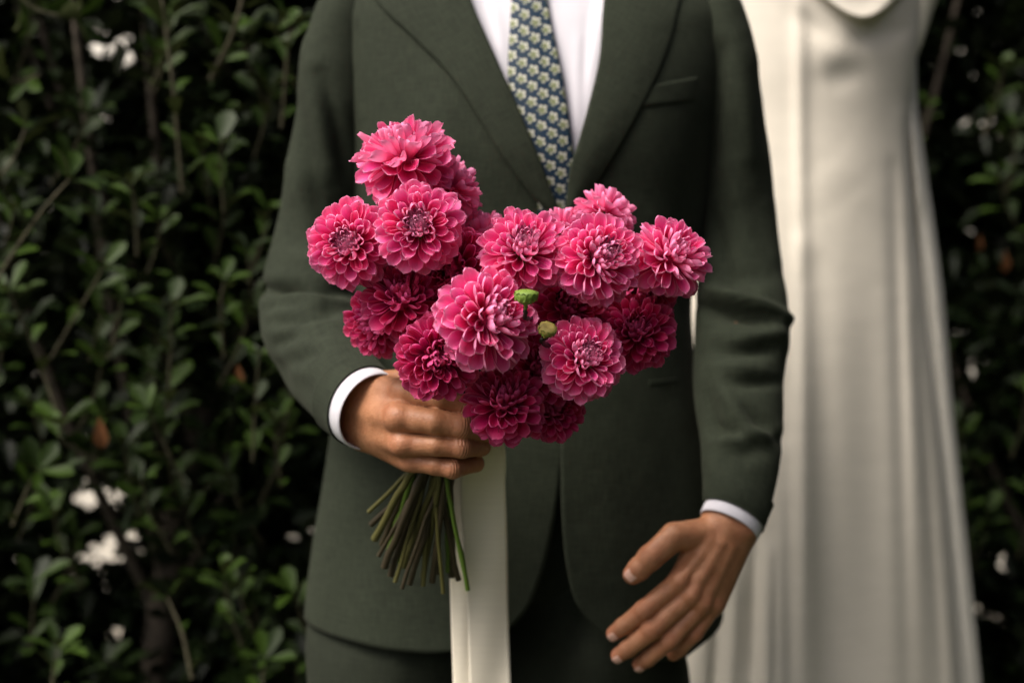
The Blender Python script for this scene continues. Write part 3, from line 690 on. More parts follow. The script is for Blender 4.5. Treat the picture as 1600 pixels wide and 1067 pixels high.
# ------------------------------------------------------------------ body: hands as one smooth surface each
def smin(a, b, k):
    h = np.clip(k-np.abs(a-b), 0, None)/k; return np.minimum(a, b)-h*h*k*.25
def rcone(p, a, b, ra, rb):
    ab = b-a; t = np.clip(((p-a)@ab)/(ab@ab+1e-12), 0, 1)
    return np.linalg.norm(p-a-t[..., None]*ab, axis=-1)-(ra+(rb-ra)*t)
def surface_nets(f, o, h):
    nx, ny, nz = f.shape; ins = f < 0
    cells = np.zeros((nx-1, ny-1, nz-1), int); acc = np.zeros((nx-1, ny-1, nz-1, 3)); cnt = np.zeros((nx-1, ny-1, nz-1))
    cor = [(i, j, k) for i in (0, 1) for j in (0, 1) for k in (0, 1)]
    sl = lambda c: tuple(slice(q, (n-1)+q) for q, n in zip(c, f.shape))
    for a in cor:
        for ax in range(3):
            if a[ax]: continue
            b = list(a); b[ax] = 1
            fa, fb = f[sl(a)], f[sl(b)]; cr = (fa < 0) != (fb < 0)
            t = np.where(cr, fa/(fa-fb+1e-20), 0)
            for q in range(3): acc[..., q] += np.where(cr, a[q]+(t if q == ax else 0), 0)
            cnt += cr
    act = cnt > 0; idx = -np.ones(act.shape, int); idx[act] = np.arange(act.sum())
    ii = np.argwhere(act); v = (ii+acc[act]/cnt[act][:, None])*h+o
    F = []
    for ax in range(3):
        u, w_ = (ax+1) % 3, (ax+2) % 3
        a = [slice(None)]*3; b = [slice(None)]*3; a[ax] = slice(0, -1); b[ax] = slice(1, None)
        s0, s1 = ins[tuple(a)], ins[tuple(b)]
        e = np.argwhere(s0 != s1); e = e[(e[:, u] > 0) & (e[:, w_] > 0) & (e[:, u] < f.shape[u]-1) & (e[:, w_] < f.shape[w_]-1)]
        def at(du, dw):
            q = e.copy(); q[:, u] += du; q[:, w_] += dw; return idx[q[:, 0], q[:, 1], q[:, 2]]
        qd = np.stack([at(-1, -1), at(0, -1), at(0, 0), at(-1, 0)], 1)
        fl = ~s0[e[:, 0], e[:, 1], e[:, 2]]; qd[fl] = qd[fl][:, ::-1]
        F.append(qd)
    return v, np.concatenate(F)
def thin(f, k): return [[(p, r*k) for p, r in c] for c in f]
def hand_sdf(palm, fingers, extra, h, kp=.009, kf=.006, kk=.0006):
    """palm: list of (a,b,ra,rb); fingers: list of joint chains [(p,r),...]; extra: small bumps (p,r)"""
    allp = [q for a, b, *_ in palm for q in (a, b)]+[p for f in fingers for p, _ in f]
    lo = np.min(allp, 0)-.03; hi = np.max(allp, 0)+.03; n = np.ceil((hi-lo)/h).astype(int)
    g = np.stack(np.meshgrid(*[lo[i]+h*np.arange(n[i]) for i in range(3)], indexing='ij'), -1).astype(np.float32)
    def cone(a, b, ra, rb):
        q = np.full(g.shape[:3], .5, np.float32); r = max(ra, rb)+.022
        i0 = np.clip(((np.minimum(a, b)-r-lo)/h).astype(int), 0, n-1); i1 = np.clip(((np.maximum(a, b)+r-lo)/h).astype(int)+1, 1, n)
        sl = tuple(slice(x, y) for x, y in zip(i0, i1)); q[sl] = rcone(g[sl], a.astype(np.float32), b.astype(np.float32), ra, rb); return q
    pd = None
    for a, b, ra, rb in palm:
        q = cone(a, b, ra, rb); pd = q if pd is None else smin(pd, q, kp)
    tot = pd
    for f in fingers:
        fd = None
        for (a, ra), (b, rb) in zip(f[:-1], f[1:]):
            q = cone(a, b, ra, rb); fd = q if fd is None else smin(fd, q, .003)
        tot = smin(tot, smin(pd, fd, kf), kk)
    for e in extra:
        tot = smin(tot, cone(e[0], e[0]+1e-4, e[1], e[1]), e[2]) if len(e) == 3 else smin(tot, cone(*e[:4]), e[4])
    return surface_nets(tot, lo, h)
def Pa(*q): return P(*q)
def px2m(r, d): return r*d/FOC
# gripping hand (picture left)
wl = lc[0][-1]; fl_dir = lc[1][-1]
gl_f = [  # index, middle, ring, little: MCP, PIP, DIP, tip
    [(Pa(632,612,1.388), .0150), (Pa(688,621,1.366), .0128), (Pa(724,634,1.372), .0122), (Pa(757,648,1.398), .0105), (Pa(742,652,1.428), .0095), (Pa(722,652,1.436), .008)],
    [(Pa(624,652,1.372), .0155), (Pa(680,659,1.358), .0134), (Pa(722,667,1.362), .0132), (Pa(758,674,1.388), .0112), (Pa(748,677,1.424), .0098), (Pa(722,677,1.434), .008)],
    [(Pa(630,693,1.374), .0135), (Pa(682,696,1.363), .0112), (Pa(722,699,1.364), .0115), (Pa(752,698,1.390), .0098), (Pa(742,699,1.420), .009), (Pa(720,699,1.430), .008)],
    [(Pa(646,719,1.384), .0122), (Pa(680,727,1.374), .0104), (Pa(708,732,1.373), .0106), (Pa(743,724,1.396), .0092), (Pa(735,722,1.418), .0085), (Pa(715,722,1.426), .007)],
]
gl_thumb = [(Pa(588,606,1.435), .017), (Pa(640,598,1.425), .0145), (Pa(690,612,1.432), .0125), (Pa(725,625,1.436), .0105)]
wa, wb = Pa(566,612,1.440), Pa(568,664,1.440)
gl_palm = [(lc[0][-32]+np.array([0, 0, .006]), wa, .022, .0235), (lc[0][-32]-np.array([0, 0, .006]), wb, .022, .0225),
           (wa, Pa(628,618,1.394), .021, .0155), (Pa(567,638,1.436), Pa(622,652,1.380), .022, .0160), (wb, Pa(626,688,1.384), .021, .0150), (Pa(572,674,1.442), Pa(640,714,1.394), .018, .0145),
           (Pa(625,660,1.400), Pa(640,700,1.405), .017, .016)]
tend = []
gl_extra = [(Pa(622,652,1.3685), .0125, .006), (Pa(628,694,1.371), .0110, .006), (Pa(643,720,1.381), .0095, .006), (Pa(631,610,1.384), .012, .006),
            (Pa(722,667,1.3570), .0090, .006), (Pa(722,699,1.3600), .0082, .005), (Pa(707,732,1.3685), .0078, .005), (Pa(582,604,1.428), .012, .01)]
gl_extra += [(Pa(624,652,1.362), Pa(578,636,1.412), .0052, .004, .008), (Pa(632,693,1.366), Pa(582,652,1.417), .005, .004, .008), (Pa(636,610,1.378), Pa(584,618,1.414), .005, .004, .008), (Pa(600,636,1.392), Pa(612,672,1.384), .0032, .003, .006)]
hv, hf = hand_sdf(gl_palm, thin(gl_f, .90)+[gl_thumb], gl_extra, .0014)
# relaxed hand (picture right)
gr_f = [
    [(Pa(1062,908,1.513), .0128), (Pa(1006,953,1.508), .0112), (Pa(974,978,1.517), .0100), (Pa(959,989,1.524), .0088)],
    [(Pa(1079,929,1.512), .0128), (Pa(1018,984,1.506), .0114), (Pa(981,1013,1.516), .0102), (Pa(966,1023,1.524), .0088)],
    [(Pa(1097,943,1.516), .0122), (Pa(1045,1001,1.512), .0106), (Pa(1012,1028,1.523), .0096), (Pa(999,1037,1.531), .0084)],
    [(Pa(1114,945,1.524), .0112), (Pa(1086,988,1.522), .0094), (Pa(1062,1013,1.531), .0086), (Pa(1052,1022,1.537), .0076)],
]
gr_thumb = [(Pa(1112,834,1.530), .0185), (Pa(1054,838,1.512), .0150), (Pa(1016,871,1.508), .0133), (Pa(998,889,1.510), .0122), (Pa(989,897,1.512), .0108)]
c0 = rc[0][-1]; T0 = rc[1][-1]
ra_, rb_ = Pa(1130,808,1.540), Pa(1160,822,1.542)
gr_palm = [(rc[0][-25]-np.array([.006, 0, 0]), ra_, .021, .0190), (rc[0][-25]+np.array([.006, 0, 0]), rb_, .021, .0185),
           (ra_, Pa(1066,904,1.518), .0205, .0138), (Pa(1136,818,1.530), Pa(1082,924,1.516), .020, .0138), (Pa(1150,824,1.534), Pa(1099,938,1.520), .019, .0132), (rb_, Pa(1116,942,1.528), .018, .0122),
           (Pa(1100,850,1.530), Pa(1085,880,1.532), .018, .015)]
gr_extra = [(Pa(1061,909,1.5065), .0098, .006), (Pa(1080,930,1.5055), .0098, .006), (Pa(1098,943,1.5095), .0092, .006), (Pa(1115,945,1.5185), .0082, .006),
            (Pa(1006,953,1.5040), .0090, .005), (Pa(1018,984,1.5020), .0092, .005), (Pa(1045,1001,1.5080), .0085, .005), (Pa(1016,871,1.5045), .0105, .006), (Pa(1162,825,1.524), .010, .012)]
gr_extra += [(Pa(1063,907,1.5035), Pa(1110,846,1.5115), .0046, .003, .008), (Pa(1081,929,1.5025), Pa(1126,850,1.511), .0046, .003, .008), (Pa(1099,942,1.507), Pa(1142,856,1.515), .0044, .003, .008), (Pa(1088,905,1.505), Pa(1120,880,1.511), .003, .003, .006)]
rv, rf = hand_sdf(gr_palm, thin(gr_f, .93)+[gr_thumb], gr_extra, .0014)
# trunk, neck and arms under the clothes (coarse)
def trunk():
    lo, hi, h = np.array([-.33, 1.56, .70]), np.array([.36, 1.86, 1.62]), .010
    n = np.ceil((hi-lo)/h).astype(int); g = np.stack(np.meshgrid(*[lo[i]+h*np.arange(n[i]) for i in range(3)], indexing='ij'), -1)
    c = lambda x, y, z: np.array([x, y, z], float)
    pr = [(c(-.07, 1.72, 1.05), c(-.10, 1.72, 1.32), .08, .095), (c(.07, 1.72, 1.05), c(.10, 1.72, 1.32), .085, .095), 
          (c(-.15, 1.72, 1.40), c(.19, 1.72, 1.40), .04, .04), (c(.02, 1.73, 1.42), c(.02, 1.72, 1.58), .055, .055)]
    f = None
    for q in pr:
        d = rcone(g, *q); f = d if f is None else smin(f, d, .05)
    return surface_nets(f, lo, h)
tv, tf_ = trunk()
def armtube(info, i0, i1):
    c, hwm = info[0], info[4]; ii = np.linspace(i0, i1, 30).astype(int)
    p = tube_arrays(c[ii], np.minimum(hwm[ii]*.6, .036), 16); return p.reshape(-1, 3), gridfaces(30, 16, True)
av, af = armtube(lc, 6, 182); bv, bf = armtube(rc, 6, 182)
allv, allf, base = [], [], 0
for v, f in ((hv, hf), (rv, rf), (tv, tf_), (av, af), (bv, bf)):
    allv.append(v); allf.append(f+base); base += len(v)
allv = np.vstack(allv); allf = np.vstack(allf)
bme = fastmesh('body', allv, allf)
fl = np.zeros(len(allv))
for p in [g[i][0] for g in gl_f+gr_f for i in (0, -1)]+[g[2][0] for g in gl_f]+[g[1][0] for g in gr_f]+[gr_thumb[2][0], gr_thumb[4][0], Pa(1162, 825, 1.52)]:
    fl = np.maximum(fl, np.exp(-(np.linalg.norm(allv-p, axis=1)/.014)**2)*.7)
cs, cw = np.zeros(len(allv)), np.zeros(len(allv))
for g_, idx in [(q, (2,)) for q in gl_f]+[(q, (1, 2)) for q in gr_f]+[(gr_thumb, (2,))]:
    for i_ in idx:
        p0 = g_[i_][0]; ax_ = g_[min(i_+1, len(g_)-1)][0]-g_[i_-1][0]; ax_ /= np.linalg.norm(ax_)
        sd_ = (allv-p0)@ax_; wgt = np.exp(-(sd_/.0055)**2)*(np.linalg.norm(allv-p0, axis=1) < .021)
        better = wgt > cw; cs[better] = sd_[better]; cw[better] = wgt[better]
for nm_, ar_ in (('crease_s', cs), ('crease_w', cw)):
    q_ = bme.attributes.new(nm_, 'FLOAT', 'POINT'); q_.data.foreach_set('value', ar_.astype(np.float32))
at_ = bme.attributes.new('flush', 'FLOAT', 'POINT'); at_.data.foreach_set('value', fl.astype(np.float32))
body = link('body', bme, M_SKIN, groom)
sm = body.modifiers.new('relax', 'SMOOTH'); sm.factor = .5; sm.iterations = 2
# fingernails
def nail(joints, w_, l_, side, lift):
    (a, ra), (b, rb) = joints[-2], joints[-1]; d = (b-a)/np.linalg.norm(b-a); up = np.array(side, float); up -= d*(up@d); up /= np.linalg.norm(up); x = np.cross(d, up)
    u = np.linspace(-1, 1, 9)[None]; v = np.linspace(0, 1, 9)[:, None]
    c = b+d*rb*.55-d*l_
    wd = w_*np.sqrt(np.clip(1-((v-.5)*2)**4*.55, 0, 1)); ang = u*.95
    r_ = rb+(ra-rb)*(1-v)*.5+lift
    pts = c+d*(v*l_)[..., None]+x*(np.sin(ang)*wd)[..., None]+up*((r_*(.62+.38*np.cos(ang*wd/w_)))-v**3*.0012)[..., None]
    grid('fingernail', pts, M_NAIL, groom, solid=.0006)
nail(gr_thumb, .0085, .014, (-.25, -1, .15), .0006)
nail(gr_f[0], .0062, .0105, (-.35, -.75, -.45), .0004); nail(gr_f[1], .0062, .0105, (-.2, -.85, -.45), .0004); nail(gr_f[2], .0058, .010, (.1, -.9, -.4), .0004)

# ------------------------------------------------------------------ the person in the cream gown
bride = thing('person', 'person in a long cream satin gown with draped cowl neckline, behind the green suit', 'person', (.44, 2.12, 0))
GL = [(-140, 1085), (-60, 1090), (60, 1098), (200, 1105), (330, 1098), (500, 1066), (700, 1040), (1067, 1010), (1700, 960)]
GR = [(-140, 1432), (-60, 1436), (60, 1434), (200, 1420), (330, 1428), (500, 1446), (700, 1470), (1067, 1502), (1700, 1560)]
GOWN = link('gown', None, None, bride)
GF = [(1248, 0, 1252, 420, 12, .012), (1252, 380, 1262, 1100, 14, .016), (1280, 420, 1292, 1150, 22, -.010), (1225, 600, 1232, 1150, 10, -.008), (1200, 860, 1196, 1150, 9, .016), (1180, 820, 1172, 1150, 8, -.014), (1150, 900, 1140, 1150, 10, .014), (1125, 900, 1110, 1150, 9, -.012),
      (1320, 500, 1335, 1150, 26, .006), (1365, 450, 1385, 1150, 26, -.006), (1412, 180, 1445, 1100, 14, .016), (1396, 260, 1418, 1100, 12, -.012), (1430, 500, 1475, 1100, 8, -.010), (1270, 84, 1345, 80, 46, .014), (1240, 20, 1300, 62, 14, -.010), (1335, 62, 1425, 40, 14, -.010), (1290, 122, 1345, 112, 22, -.012), (1290, 250, 1330, 300, 60, .006), (1225, 700, 1222, 1150, 8, .008)]
def gown_shell(name, gl, gr, dc, hd0, y0, y1, mat_, par, fl_, n=170, k=220, back=True):
    th = np.linspace(0, 2*np.pi if back else np.pi, k, endpoint=not back)[None]*np.ones((n, 1)); py = np.linspace(y0, y1, n)[:, None]*np.ones((1, k))
    l, r = smooth(py, gl), smooth(py, gr); px = (l+r)/2-np.cos(th)*(r-l)/2
    hd = hd0*(r-l)/400
    d = dc-hd*np.sin(th)
    d = d-.5*folds(px, py, fl_)*np.clip(np.sin(th)*3, 0, 1)
    d = d+.004*np.sin(th*9+py*.004)*np.clip((py-300)/500, 0, 1.6)
    return grid(name, P(px, py, d), mat_, par, close=back, uv=np.stack([px*.001, -py*.001], -1), solid=0 if back else .001)
gown_shell('skirt_and_bodice', GL, GR, 2.12, .135, -140, 1640, M_GOWN, GOWN, GF)
# cowl neckline: a loose sheet hanging in U folds
def cowl():
    n, k = 60, 80
    u = np.linspace(-1, 1, k)[None]*np.ones((n, 1)); v = np.linspace(0, 1, n)[:, None]*np.ones((1, k))
    px = 1334+u*(104-8*v); sag = 1-np.abs(u)**2.6
    py = -188+v*(130+62*sag+10*np.sin(u*4+1)*sag)+12*(1+u)
    ud = np.clip((px-1265)/170, -1, 1)
    d0 = 2.12-.135*.87*np.sqrt(1-ud**2)
    d = d0-.006-.014*v**1.5*sag-.006*np.sin(v*13+u*2.2)*sag*v
    pts = P(px, py, d)
    r1 = P(px[-1], py[-1]+3, d[-1]+.005); r2 = P(px[-1], py[-1]-1, d[-1]+.014); r3 = P(px[-1], py[-1]-14, d[-1]+.028*sag[-1]+.012)
    pts = np.concatenate([pts, r1[None], r2[None], r3[None]], 0)
    grid('cowl_neckline', pts, M_GOWN, GOWN)
cowl()
# loose sleeve on the right and cape panels that fall beside the skirt
def cape(name, left, right, d0, bulge, y0, y1, fl_, mat_=M_CAPE):
    n, k = 120, 40
    py = np.linspace(y0, y1, n)[:, None]*np.ones((1, k)); s = np.linspace(0, 1, k)[None]*np.ones((n, 1))
    l, r = smooth(py, left), smooth(py, right); px = l+(r-l)*s
    d = d0-bulge*np.sin(np.pi*s)-folds(px, py, fl_)
    return grid(name, P(px, py, d), mat_, GOWN, solid=.0012)
cape('cape_panel', [(60, 1395), (150, 1408), (300, 1424), (600, 1450), (1067, 1478), (1640, 1500)], [(60, 1432), (150, 1432), (250, 1445), (430, 1470), (650, 1490), (850, 1511), (1067, 1533), (1640, 1590)], 2.15, .03, 60, 1640,
     [(1440, 330, 1515, 1100, 7, -.012), (1425, 200, 1490, 1100, 6, .010)])
def drape_sleeve():
    n, k = 60, 40; th = np.arange(k)*2*np.pi/k; rows = []
    for t in np.linspace(0, 1, n):
        c = P(np.interp(t, [0, .4, .75, 1], [1446, 1440, 1426, 1410]), -150+t*300, 2.15); a = np.interp(t, [0, .3, .6, .85, 1], [.05, .040, .022, .010, .002])
        rows.append(np.stack([c[0]+a*np.cos(th)*(1+.08*np.sin(3*th+t*5)), c[1]+a*1.3*np.sin(th), np.full(k, c[2])+.01*np.cos(th)], 1))
    grid('draped_sleeve', np.stack(rows), M_GOWN, GOWN, close=True, flip=True)
drape_sleeve()
cape('cape_panel', [(-140, 1110), (0, 1112), (400, 1120), (800, 1130)], [(-140, 1238), (0, 1244), (200, 1243), (400, 1240), (800, 1230)], 2.055, .028, -140, 800, [(1200, -100, 1215, 500, 20, .006), (1228, 60, 1232, 600, 8, .006)])

# ------------------------------------------------------------------ bouquet
def petal_mesh(name, cup0, cup1, bend, twist, point, mats, nx=6, ny=6, seed=0, bowl=.1):
    u = np.linspace(-1, 1, nx+1)[None]*np.ones((ny+1, 1)); v = np.array([0, .3, .55, .75, .89, .965, 1.0])[:ny+1, None]*np.ones((1, nx+1)); v = v/v[-1]
    wd = .5*(.30+.70*np.sin(np.pi*np.clip(v*.62+.02, 0, 1)**1.1))*np.sqrt(np.clip(1-v**(9-3*point), 0, 1))+.012
    a = cup0+(cup1-cup0)*v
    x = np.sin(a*u)/np.maximum(a, .2)*wd; z = (1-np.cos(a*u))/np.maximum(a, .2)*wd*.9
    y = v-.03*np.abs(u)**2*v+.05*point*(1-np.abs(u))*v**3
    z = z+bend*v**2+bowl*np.clip((v-.5)/.5, 0, 1)**2
    z = z+.02*np.sin(5*u+seed)*v**2
    ang = twist*v; x, z = x*np.cos(ang)-z*np.sin(ang), x*np.sin(ang)+z*np.cos(ang)
    f = gridfaces(ny+1, nx+1); uv = np.stack([(u+1)/2, v], -1).reshape(-1, 2)[f.ravel()]
    me = fastmesh(name, np.stack([x, y, z], -1).reshape(-1, 3), f, uv); me.materials.append(mats); return me
PETALS = {}
for key, mt in (('pink', M_PETAL), ('deep', M_PETAL_SHADED)):
    PETALS[key] = dict(
        inner=[petal_mesh('petal', 1.7, 1.6, .10, tw, .1, mt, seed=i, bowl=.22) for i, tw in enumerate((-.2, .2))],
        mid=[petal_mesh('petal', 1.55, 1.2, b_, tw, .2, mt, seed=i, bowl=.17) for i, (b_, tw) in enumerate(((.05, -.2), (-.02, .15), (.0, .3)))],
        outer=[petal_mesh('petal', 1.4, .85, b_, tw, .3, mt, seed=i, bowl=.11) for i, (b_, tw) in enumerate(((-.10, -.2), (-.16, .2), (-.05, .35), (-.20, -.4)))])
def centre_mesh():
    V_, F_, base = [], [], 0
    th = np.arange(14)*2*np.pi/14; ph = np.linspace(.02, np.pi-.02, 8)
    sph = np.stack([np.sin(ph)[:, None]*np.cos(th)[None], np.sin(ph)[:, None]*np.sin(th)[None], np.cos(ph)[:, None]*np.ones(14)[None]], -1).reshape(-1, 3)*np.array([.34, .34, .34])
    V_.append(sph); F_.append(gridfaces(8, 14, True)[:, ::-1]); base += len(sph)
    g = 2.39996
    for i in range(54):
        phi = .10+.85*math.sqrt(i/54); a = i*g
        d = np.array([math.sin(phi)*math.cos(a), math.sin(phi)*math.sin(a), math.cos(phi)])
        n = np.array([-math.cos(phi)*math.cos(a), -math.cos(phi)*math.sin(a), math.sin(phi)])
        yv = d*.8+n*.75*(.35+.65*(1-i/54)); yv /= np.linalg.norm(yv); x = np.cross(yv, d); x /= np.linalg.norm(x); zz = np.cross(x, yv)
        L = .15+.12*(i/54); wd = .030+.022*(i/54)
        loc = np.array([[-.4, 0, -.2], [.4, 0, -.2], [-1, .55, .25], [0, .5, .55], [1, .55, .25], [0, 1.05, .3]])
        v = d*.335+x*(loc[:, 0]*wd)[:, None]+yv*(loc[:, 1]*L)[:, None]+zz*(loc[:, 2]*wd)[:, None]
        V_.append(v); F_.append(np.array([[0, 1, 3, 3], [0, 3, 2, 2], [1, 4, 3, 3], [2, 3, 5, 5], [3, 4, 5, 5]])+base); base += 6
    F = np.vstack(F_); me = bpy.data.meshes.new('flower_centre')
    me.from_pydata([tuple(q) for q in np.vstack(V_)], [], [tuple(dict.fromkeys(int(i) for i in q)) for q in F])
    for p_ in me.polygons: p_.use_smooth = True
    me.materials.append(M_CENTRE); return me
CENTRE = centre_mesh(); HEART = CENTRE.copy(); HEART.materials.clear(); HEART.materials.append(M_CENTRE_PINK)
def calyx_mesh():
    th = np.arange(16)*2*np.pi/16; rows = []
    for r, z in ((.03, -.50), (.09, -.48), (.22, -.42), (.32, -.30), (.36, -.18), (.34, -.05)):
        rows.append(np.stack([r*np.cos(th)*(1+.06*np.cos(th*8)), r*np.sin(th)*(1+.06*np.cos(th*8)), np.full(16, z)], 1))
    P_ = np.stack(rows); me = fastmesh('calyx', P_.reshape(-1, 3), gridfaces(6, 16, True)); me.materials.append(M_CALYX); return me
CALYX = calyx_mesh()
GRIP = (690, 690, 1.400)
FLOWERS = []
def stem_path(head, axis, i, end):
    g = random.Random(i*13+1)
    a = g.uniform(0, 6.28); r = .016*math.sqrt(g.random())
    grip = P(*GRIP)+np.array([r*math.cos(a)*1.2, r*math.sin(a), 0]); e = P(*end)
    g_up = grip+np.array([0, 0, .02])*1.0+(np.asarray(head)-grip)*.12
    g_dn = grip+(e-grip)*.33
    b = np.asarray(head)-np.asarray(axis)*.022; b2 = b-np.asarray(axis)*.02+(grip-b)*.15
    return curve([b, b2, g_up, grip, g_dn, e], 7)
ENDS = [(576,800,1.455),(585,842,1.46),(592,868,1.452),(600,886,1.45),(617,908,1.452),(628,918,1.448),(640,912,1.455),(652,880,1.47),(662,900,1.475),(676,908,1.46),(693,926,1.452),(700,892,1.475),(716,905,1.462),(731,922,1.452),
        (608,858,1.475),(630,884,1.478),(644,902,1.48),(684,896,1.48),(672,880,1.49),(598,850,1.48),(620,876,1.485),(706,900,1.48),(580,820,1.475),(636,870,1.49),(610,898,1.462),(660,914,1.458)]
_e = ENDS[:]; random.Random(3).shuffle(_e)
def stem(parent, path, i):
    g = random.Random(i+50); r = g.uniform(.0020, .0040); rad = np.linspace(r*.9, r, len(path)); rad[-1] *= 1.08
    path = path+np.array([[g.gauss(0, .0004) for _ in range(3)] for _ in path]); nd = g.randrange(len(path)-9, len(path)-2); rad[nd] *= 1.3
    st = tube('stem', path, rad, M_STEM[(0, 2, 0, 1, 2, 0)[i % 6]], parent, 8)
    ring = tube_arrays(path, rad, 8)[-1]; c = path[-1]; t = path[-1]-path[-2]; t /= np.linalg.norm(t)
    pts = np.stack([ring, c+(ring-c)*.5-t*.0012, c+(ring-c)*.02-t*.002])
    grid('stem_cut', pts, M_CUT, st, close=True)
def dahlia(i, px, py, d, rpx, axis, label, kind='pink', npet=92, ragged=.0, open_=1.0, spin=0.0, petal_len=1.0, phi0=.24, phi1=2.3, dome=.02):
    Rm = 1.01*rpx*d/FOC; ax = Vector(axis).normalized()
    head = V(px, py, d)
    th = thing('dahlia', label, 'flower', tuple(head), 'pink dahlias in the bouquet')
    q = ax.to_track_quat('Z', 'Y').to_matrix().to_4x4() @ Matrix.Rotation(spin, 4, 'Z')
    base = q @ Matrix.Scale(Rm, 4)
    g = random.Random(i*77+5)
    def addp(name, me, m):
        o = bpy.data.objects.new(name, me); C.objects.link(o); o.parent = th; o.matrix_basis = m; return o
    addp('flower_centre', CENTRE if dome > .2 else HEART, base @ Matrix.Translation((0, 0, dome)) @ Matrix.Scale(.82 if dome > .2 else 1.0, 4))
    addp('calyx', CALYX, base)
    G = 2.399963; npet = int(npet*1.5)
    for k in range(npet):
        t = k/(npet-1); phi = phi0+(phi1-phi0)*t**.82; a = k*G+g.uniform(-.10, .10)
        phi += g.uniform(-.05, .05)*(1+2*ragged)
        dr = Vector((math.sin(phi)*math.cos(a), math.sin(phi)*math.sin(a), math.cos(phi)))
        nn = Vector((-math.cos(phi)*math.cos(a), -math.cos(phi)*math.sin(a), math.sin(phi)))
        L = (.30+.38*min(1, t*2.2)**.7)*g.uniform(.86, 1.12)*petal_len; W = (.15+.36*min(1, t*1.6)**.8)*g.uniform(.80, 1.16)
        if t > .8: L *= .95
        # inner petals stand up, outer ones lean out and back
        lean = (.42*(1-t)**1.5-.10*t)*open_+g.uniform(-.16, .14)+ragged*g.uniform(-.55, .35)
        y = (dr*math.cos(lean)+nn*math.sin(lean)).normalized(); z = (nn-y*nn.dot(y)).normalized()
        z.rotate(Quaternion(y, g.uniform(-.22, .22)*(1+3*ragged))); x = y.cross(z)
        m = Matrix((x, y, z)).transposed().to_4x4(); m.translation = dr*(.30+.06*t)
        fam = 'inner' if t < .22 else ('mid' if t < .55 else 'outer')
        me = g.choice(PETALS[kind][fam])
        addp('petal', me, base @ m @ Matrix.Diagonal((W, L, (W+L)*.5*g.uniform(.85, 1.1), 1)))
    path = stem_path(head, ax, i, _e[i % len(_e)]); stem(th, path, i)
    return th
D = dahlia
D(0, 634, 250, 1.330, 78, (-.15, -.35, .9), 'topmost large pink dahlia with ruffled petals and no visible centre', ragged=.5, npet=96, petal_len=1.05)
D(1, 704, 296, 1.372, 57, (.75, .1, .45), 'pink dahlia tucked behind the right of the topmost bloom', ragged=.7, npet=80)
D(2, 547, 381, 1.318, 70, (-.16, -1, .05), 'leftmost pink dahlia of the bouquet, facing the viewer with a mauve centre', npet=100, phi0=.48, dome=.27)
D(3, 655, 354, 1.285, 72, (-.05, -1, .12), 'round pink dahlia with dark wine centre just below the topmost bloom', npet=96, phi0=.48, dome=.27)
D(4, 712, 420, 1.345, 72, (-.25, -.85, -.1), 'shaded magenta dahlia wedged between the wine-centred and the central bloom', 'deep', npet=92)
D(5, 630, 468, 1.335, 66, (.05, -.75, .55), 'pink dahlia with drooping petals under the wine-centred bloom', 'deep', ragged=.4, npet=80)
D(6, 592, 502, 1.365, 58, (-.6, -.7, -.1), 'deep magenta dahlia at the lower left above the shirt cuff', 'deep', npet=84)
D(7, 762, 498, 1.262, 82, (.50, -.80, .22), 'largest pink dahlia in the middle, its centre turned right', npet=100)
D(8, 684, 558, 1.290, 67, (.08, -.95, -.05), 'magenta-pink dahlia with tangled centre just above the gripping hand', 'deep', ragged=.45, npet=96)
D(9, 818, 393, 1.288, 69, (.03, -.82, .50), 'pink dahlia with a mauve bud-like centre tipped upward below the tie', npet=90, petal_len=1.05, phi0=.48, dome=.27)
D(10, 934, 404, 1.285, 72, (.42, -.85, .28), 'pink dahlia right of the tie with its centre turned right', npet=100, phi0=.48, dome=.27)
D(11, 1046, 404, 1.320, 66, (.45, -.7, .55), 'rightmost pink dahlia with pale folded petals', ragged=.6, npet=90)
D(12, 945, 338, 1.385, 50, (.55, .35, .65), 'spiky pink dahlia rising at the back right of the tie', npet=80)
D(13, 880, 360, 1.40, 44, (.1, .2, .9), 'small pink dahlia peeking out just below the tip of the tie', npet=70)
D(14, 750, 372, 1.40, 52, (-.1, .1, .9), 'pale pink dahlia peeking out between the top cluster and the tie', npet=70)
D(15, 994, 518, 1.345, 62, (-.05, -.85, .35), 'shaded magenta dahlia at the lower right against the jacket', 'deep', npet=92)
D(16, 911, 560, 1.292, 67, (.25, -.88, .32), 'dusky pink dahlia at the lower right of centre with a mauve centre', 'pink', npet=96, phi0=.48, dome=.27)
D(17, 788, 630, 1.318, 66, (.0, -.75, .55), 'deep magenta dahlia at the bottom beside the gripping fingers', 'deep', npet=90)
D(18, 862, 638, 1.362, 54, (.25, -.75, .1), 'shaded magenta dahlia at the bottom behind the lowest bloom', 'deep', npet=80)
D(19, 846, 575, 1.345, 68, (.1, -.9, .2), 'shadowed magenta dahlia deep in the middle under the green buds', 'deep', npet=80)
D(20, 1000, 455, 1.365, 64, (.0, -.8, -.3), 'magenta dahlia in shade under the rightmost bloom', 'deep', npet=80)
D(21, 888, 480, 1.345, 66, (.1, -.8, .2), 'shadowed dahlia behind the two green buds', 'deep', npet=70)
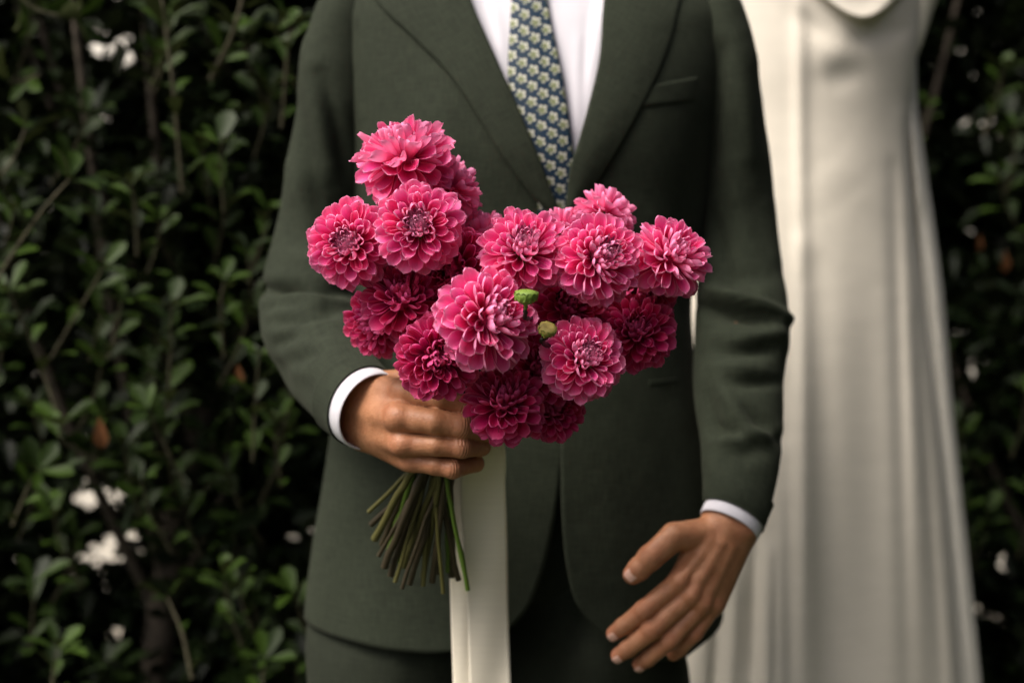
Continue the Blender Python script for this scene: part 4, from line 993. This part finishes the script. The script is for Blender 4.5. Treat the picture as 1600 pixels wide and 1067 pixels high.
def bud(i, px, py, d, r, axis, label, cup):
    b = thing('dahlia_bud', label, 'flower bud', tuple(V(px, py, d)), 'green buds in the bouquet')
    q = Vector(axis).normalized().to_track_quat('Z', 'Y').to_matrix().to_4x4() @ Matrix.Scale(r, 4)
    th_ = np.arange(18)*2*np.pi/18; rows = []
    for rr_, z in ((.14, -1.1), (.18, -.75), (.55, -.55), (.92, -.25), (1.0, .1), (.9, .38), (.55, .5), (.02, .42)):
        rows.append(np.stack([rr_*np.cos(th_)*(1+.05*np.cos(9*th_)), rr_*np.sin(th_)*(1+.05*np.cos(9*th_)), np.full(18, z)], 1))
    me = fastmesh('bud_head', np.stack(rows).reshape(-1, 3), gridfaces(8, 18, True)); me.materials.append(M_BUD[cup])
    o = bpy.data.objects.new('bud_head', me); C.objects.link(o); o.parent = b; o.matrix_basis = q
    for k in range(13):                                     # overlapping bracts
        a = k*2*math.pi/13; m = Matrix.Rotation(a, 4, 'Z') @ Matrix.Translation((.93, 0, -.35)) @ Matrix.Rotation(math.radians(-8), 4, 'Y') @ Matrix(((0, 0, 1, 0), (1, 0, 0, 0), (0, 1, 0, 0), (0, 0, 0, 1)))
        pm = bpy.data.objects.new('bract', BRACT); C.objects.link(pm); pm.parent = b; pm.matrix_basis = q @ m @ Matrix.Diagonal((.5, .75, .5, 1))
    hd_ = P(px, py, d); ax_ = np.array(Vector(axis).normalized())
    stem(b, curve([hd_-ax_*r*.9, hd_-ax_*r*1.8+[0, .012, 0], P(px+6, py+50, d+.11), P(*GRIP)+[.004, .006, .01], P(*_e[i])], 9), i)
M_BUD = [simple('bud_green', (0.15, 0.24, 0.03), .45, .4, 250, .4, .3), simple('bud_yellow', (0.30, 0.24, 0.06), .5, .4, 250, .4, .3)]
BRACT = petal_mesh('bract', .8, .6, .15, 0, .3, M_CALYX, 4, 4)
bud(22, 822, 463, 1.222, 19*1.22/FOC, (.03, -.22, .97), 'flat green dahlia bud under the mauve-centred bloom', 0)
bud(23, 855, 515, 1.238, 15*1.24/FOC, (.25, -.6, .75), 'yellowish round dahlia bud below the flat green bud', 1)
# ribbon tails
rib = thing('ribbon', 'long cream satin ribbon with two tails hanging from the bouquet grip', 'ribbon', tuple(V(745, 700, 1.42)))
def tail(left, right, dep, y0, y1, tw):
    n, k = 90, 14
    py = np.linspace(y0, y1, n)[:, None]*np.ones((1, k)); s = np.linspace(0, 1, k)[None]*np.ones((n, 1))
    l, r = smooth(py, left), smooth(py, right); px = l+(r-l)*s
    d = smooth(py, dep)+.004*np.sin(py*.012+s*2)+tw*(s-.5)+.0018*np.sin(s*5+py*.015)
    grid('ribbon_tail', P(px, py, d), M_RIBBON, rib, solid=.0005, uv=np.stack([s*.045, -py*.0007], -1))
tail([(640, 716), (690, 722), (760, 719), (860, 724), (940, 729), (1067, 733), (1300, 738)], [(640, 764), (690, 787), (760, 790), (860, 793), (940, 794), (1067, 798), (1300, 800)], [(640, 1.43), (700, 1.44), (800, 1.475), (1300, 1.50)], 640, 1290, .006)
tail([(660, 690), (760, 700), (860, 702), (940, 704), (1067, 708), (1300, 716)], [(660, 735), (760, 742), (860, 744), (940, 746), (1067, 750), (1300, 752)], [(660, 1.425), (800, 1.487), (1300, 1.515)], 660, 1250, -.008)
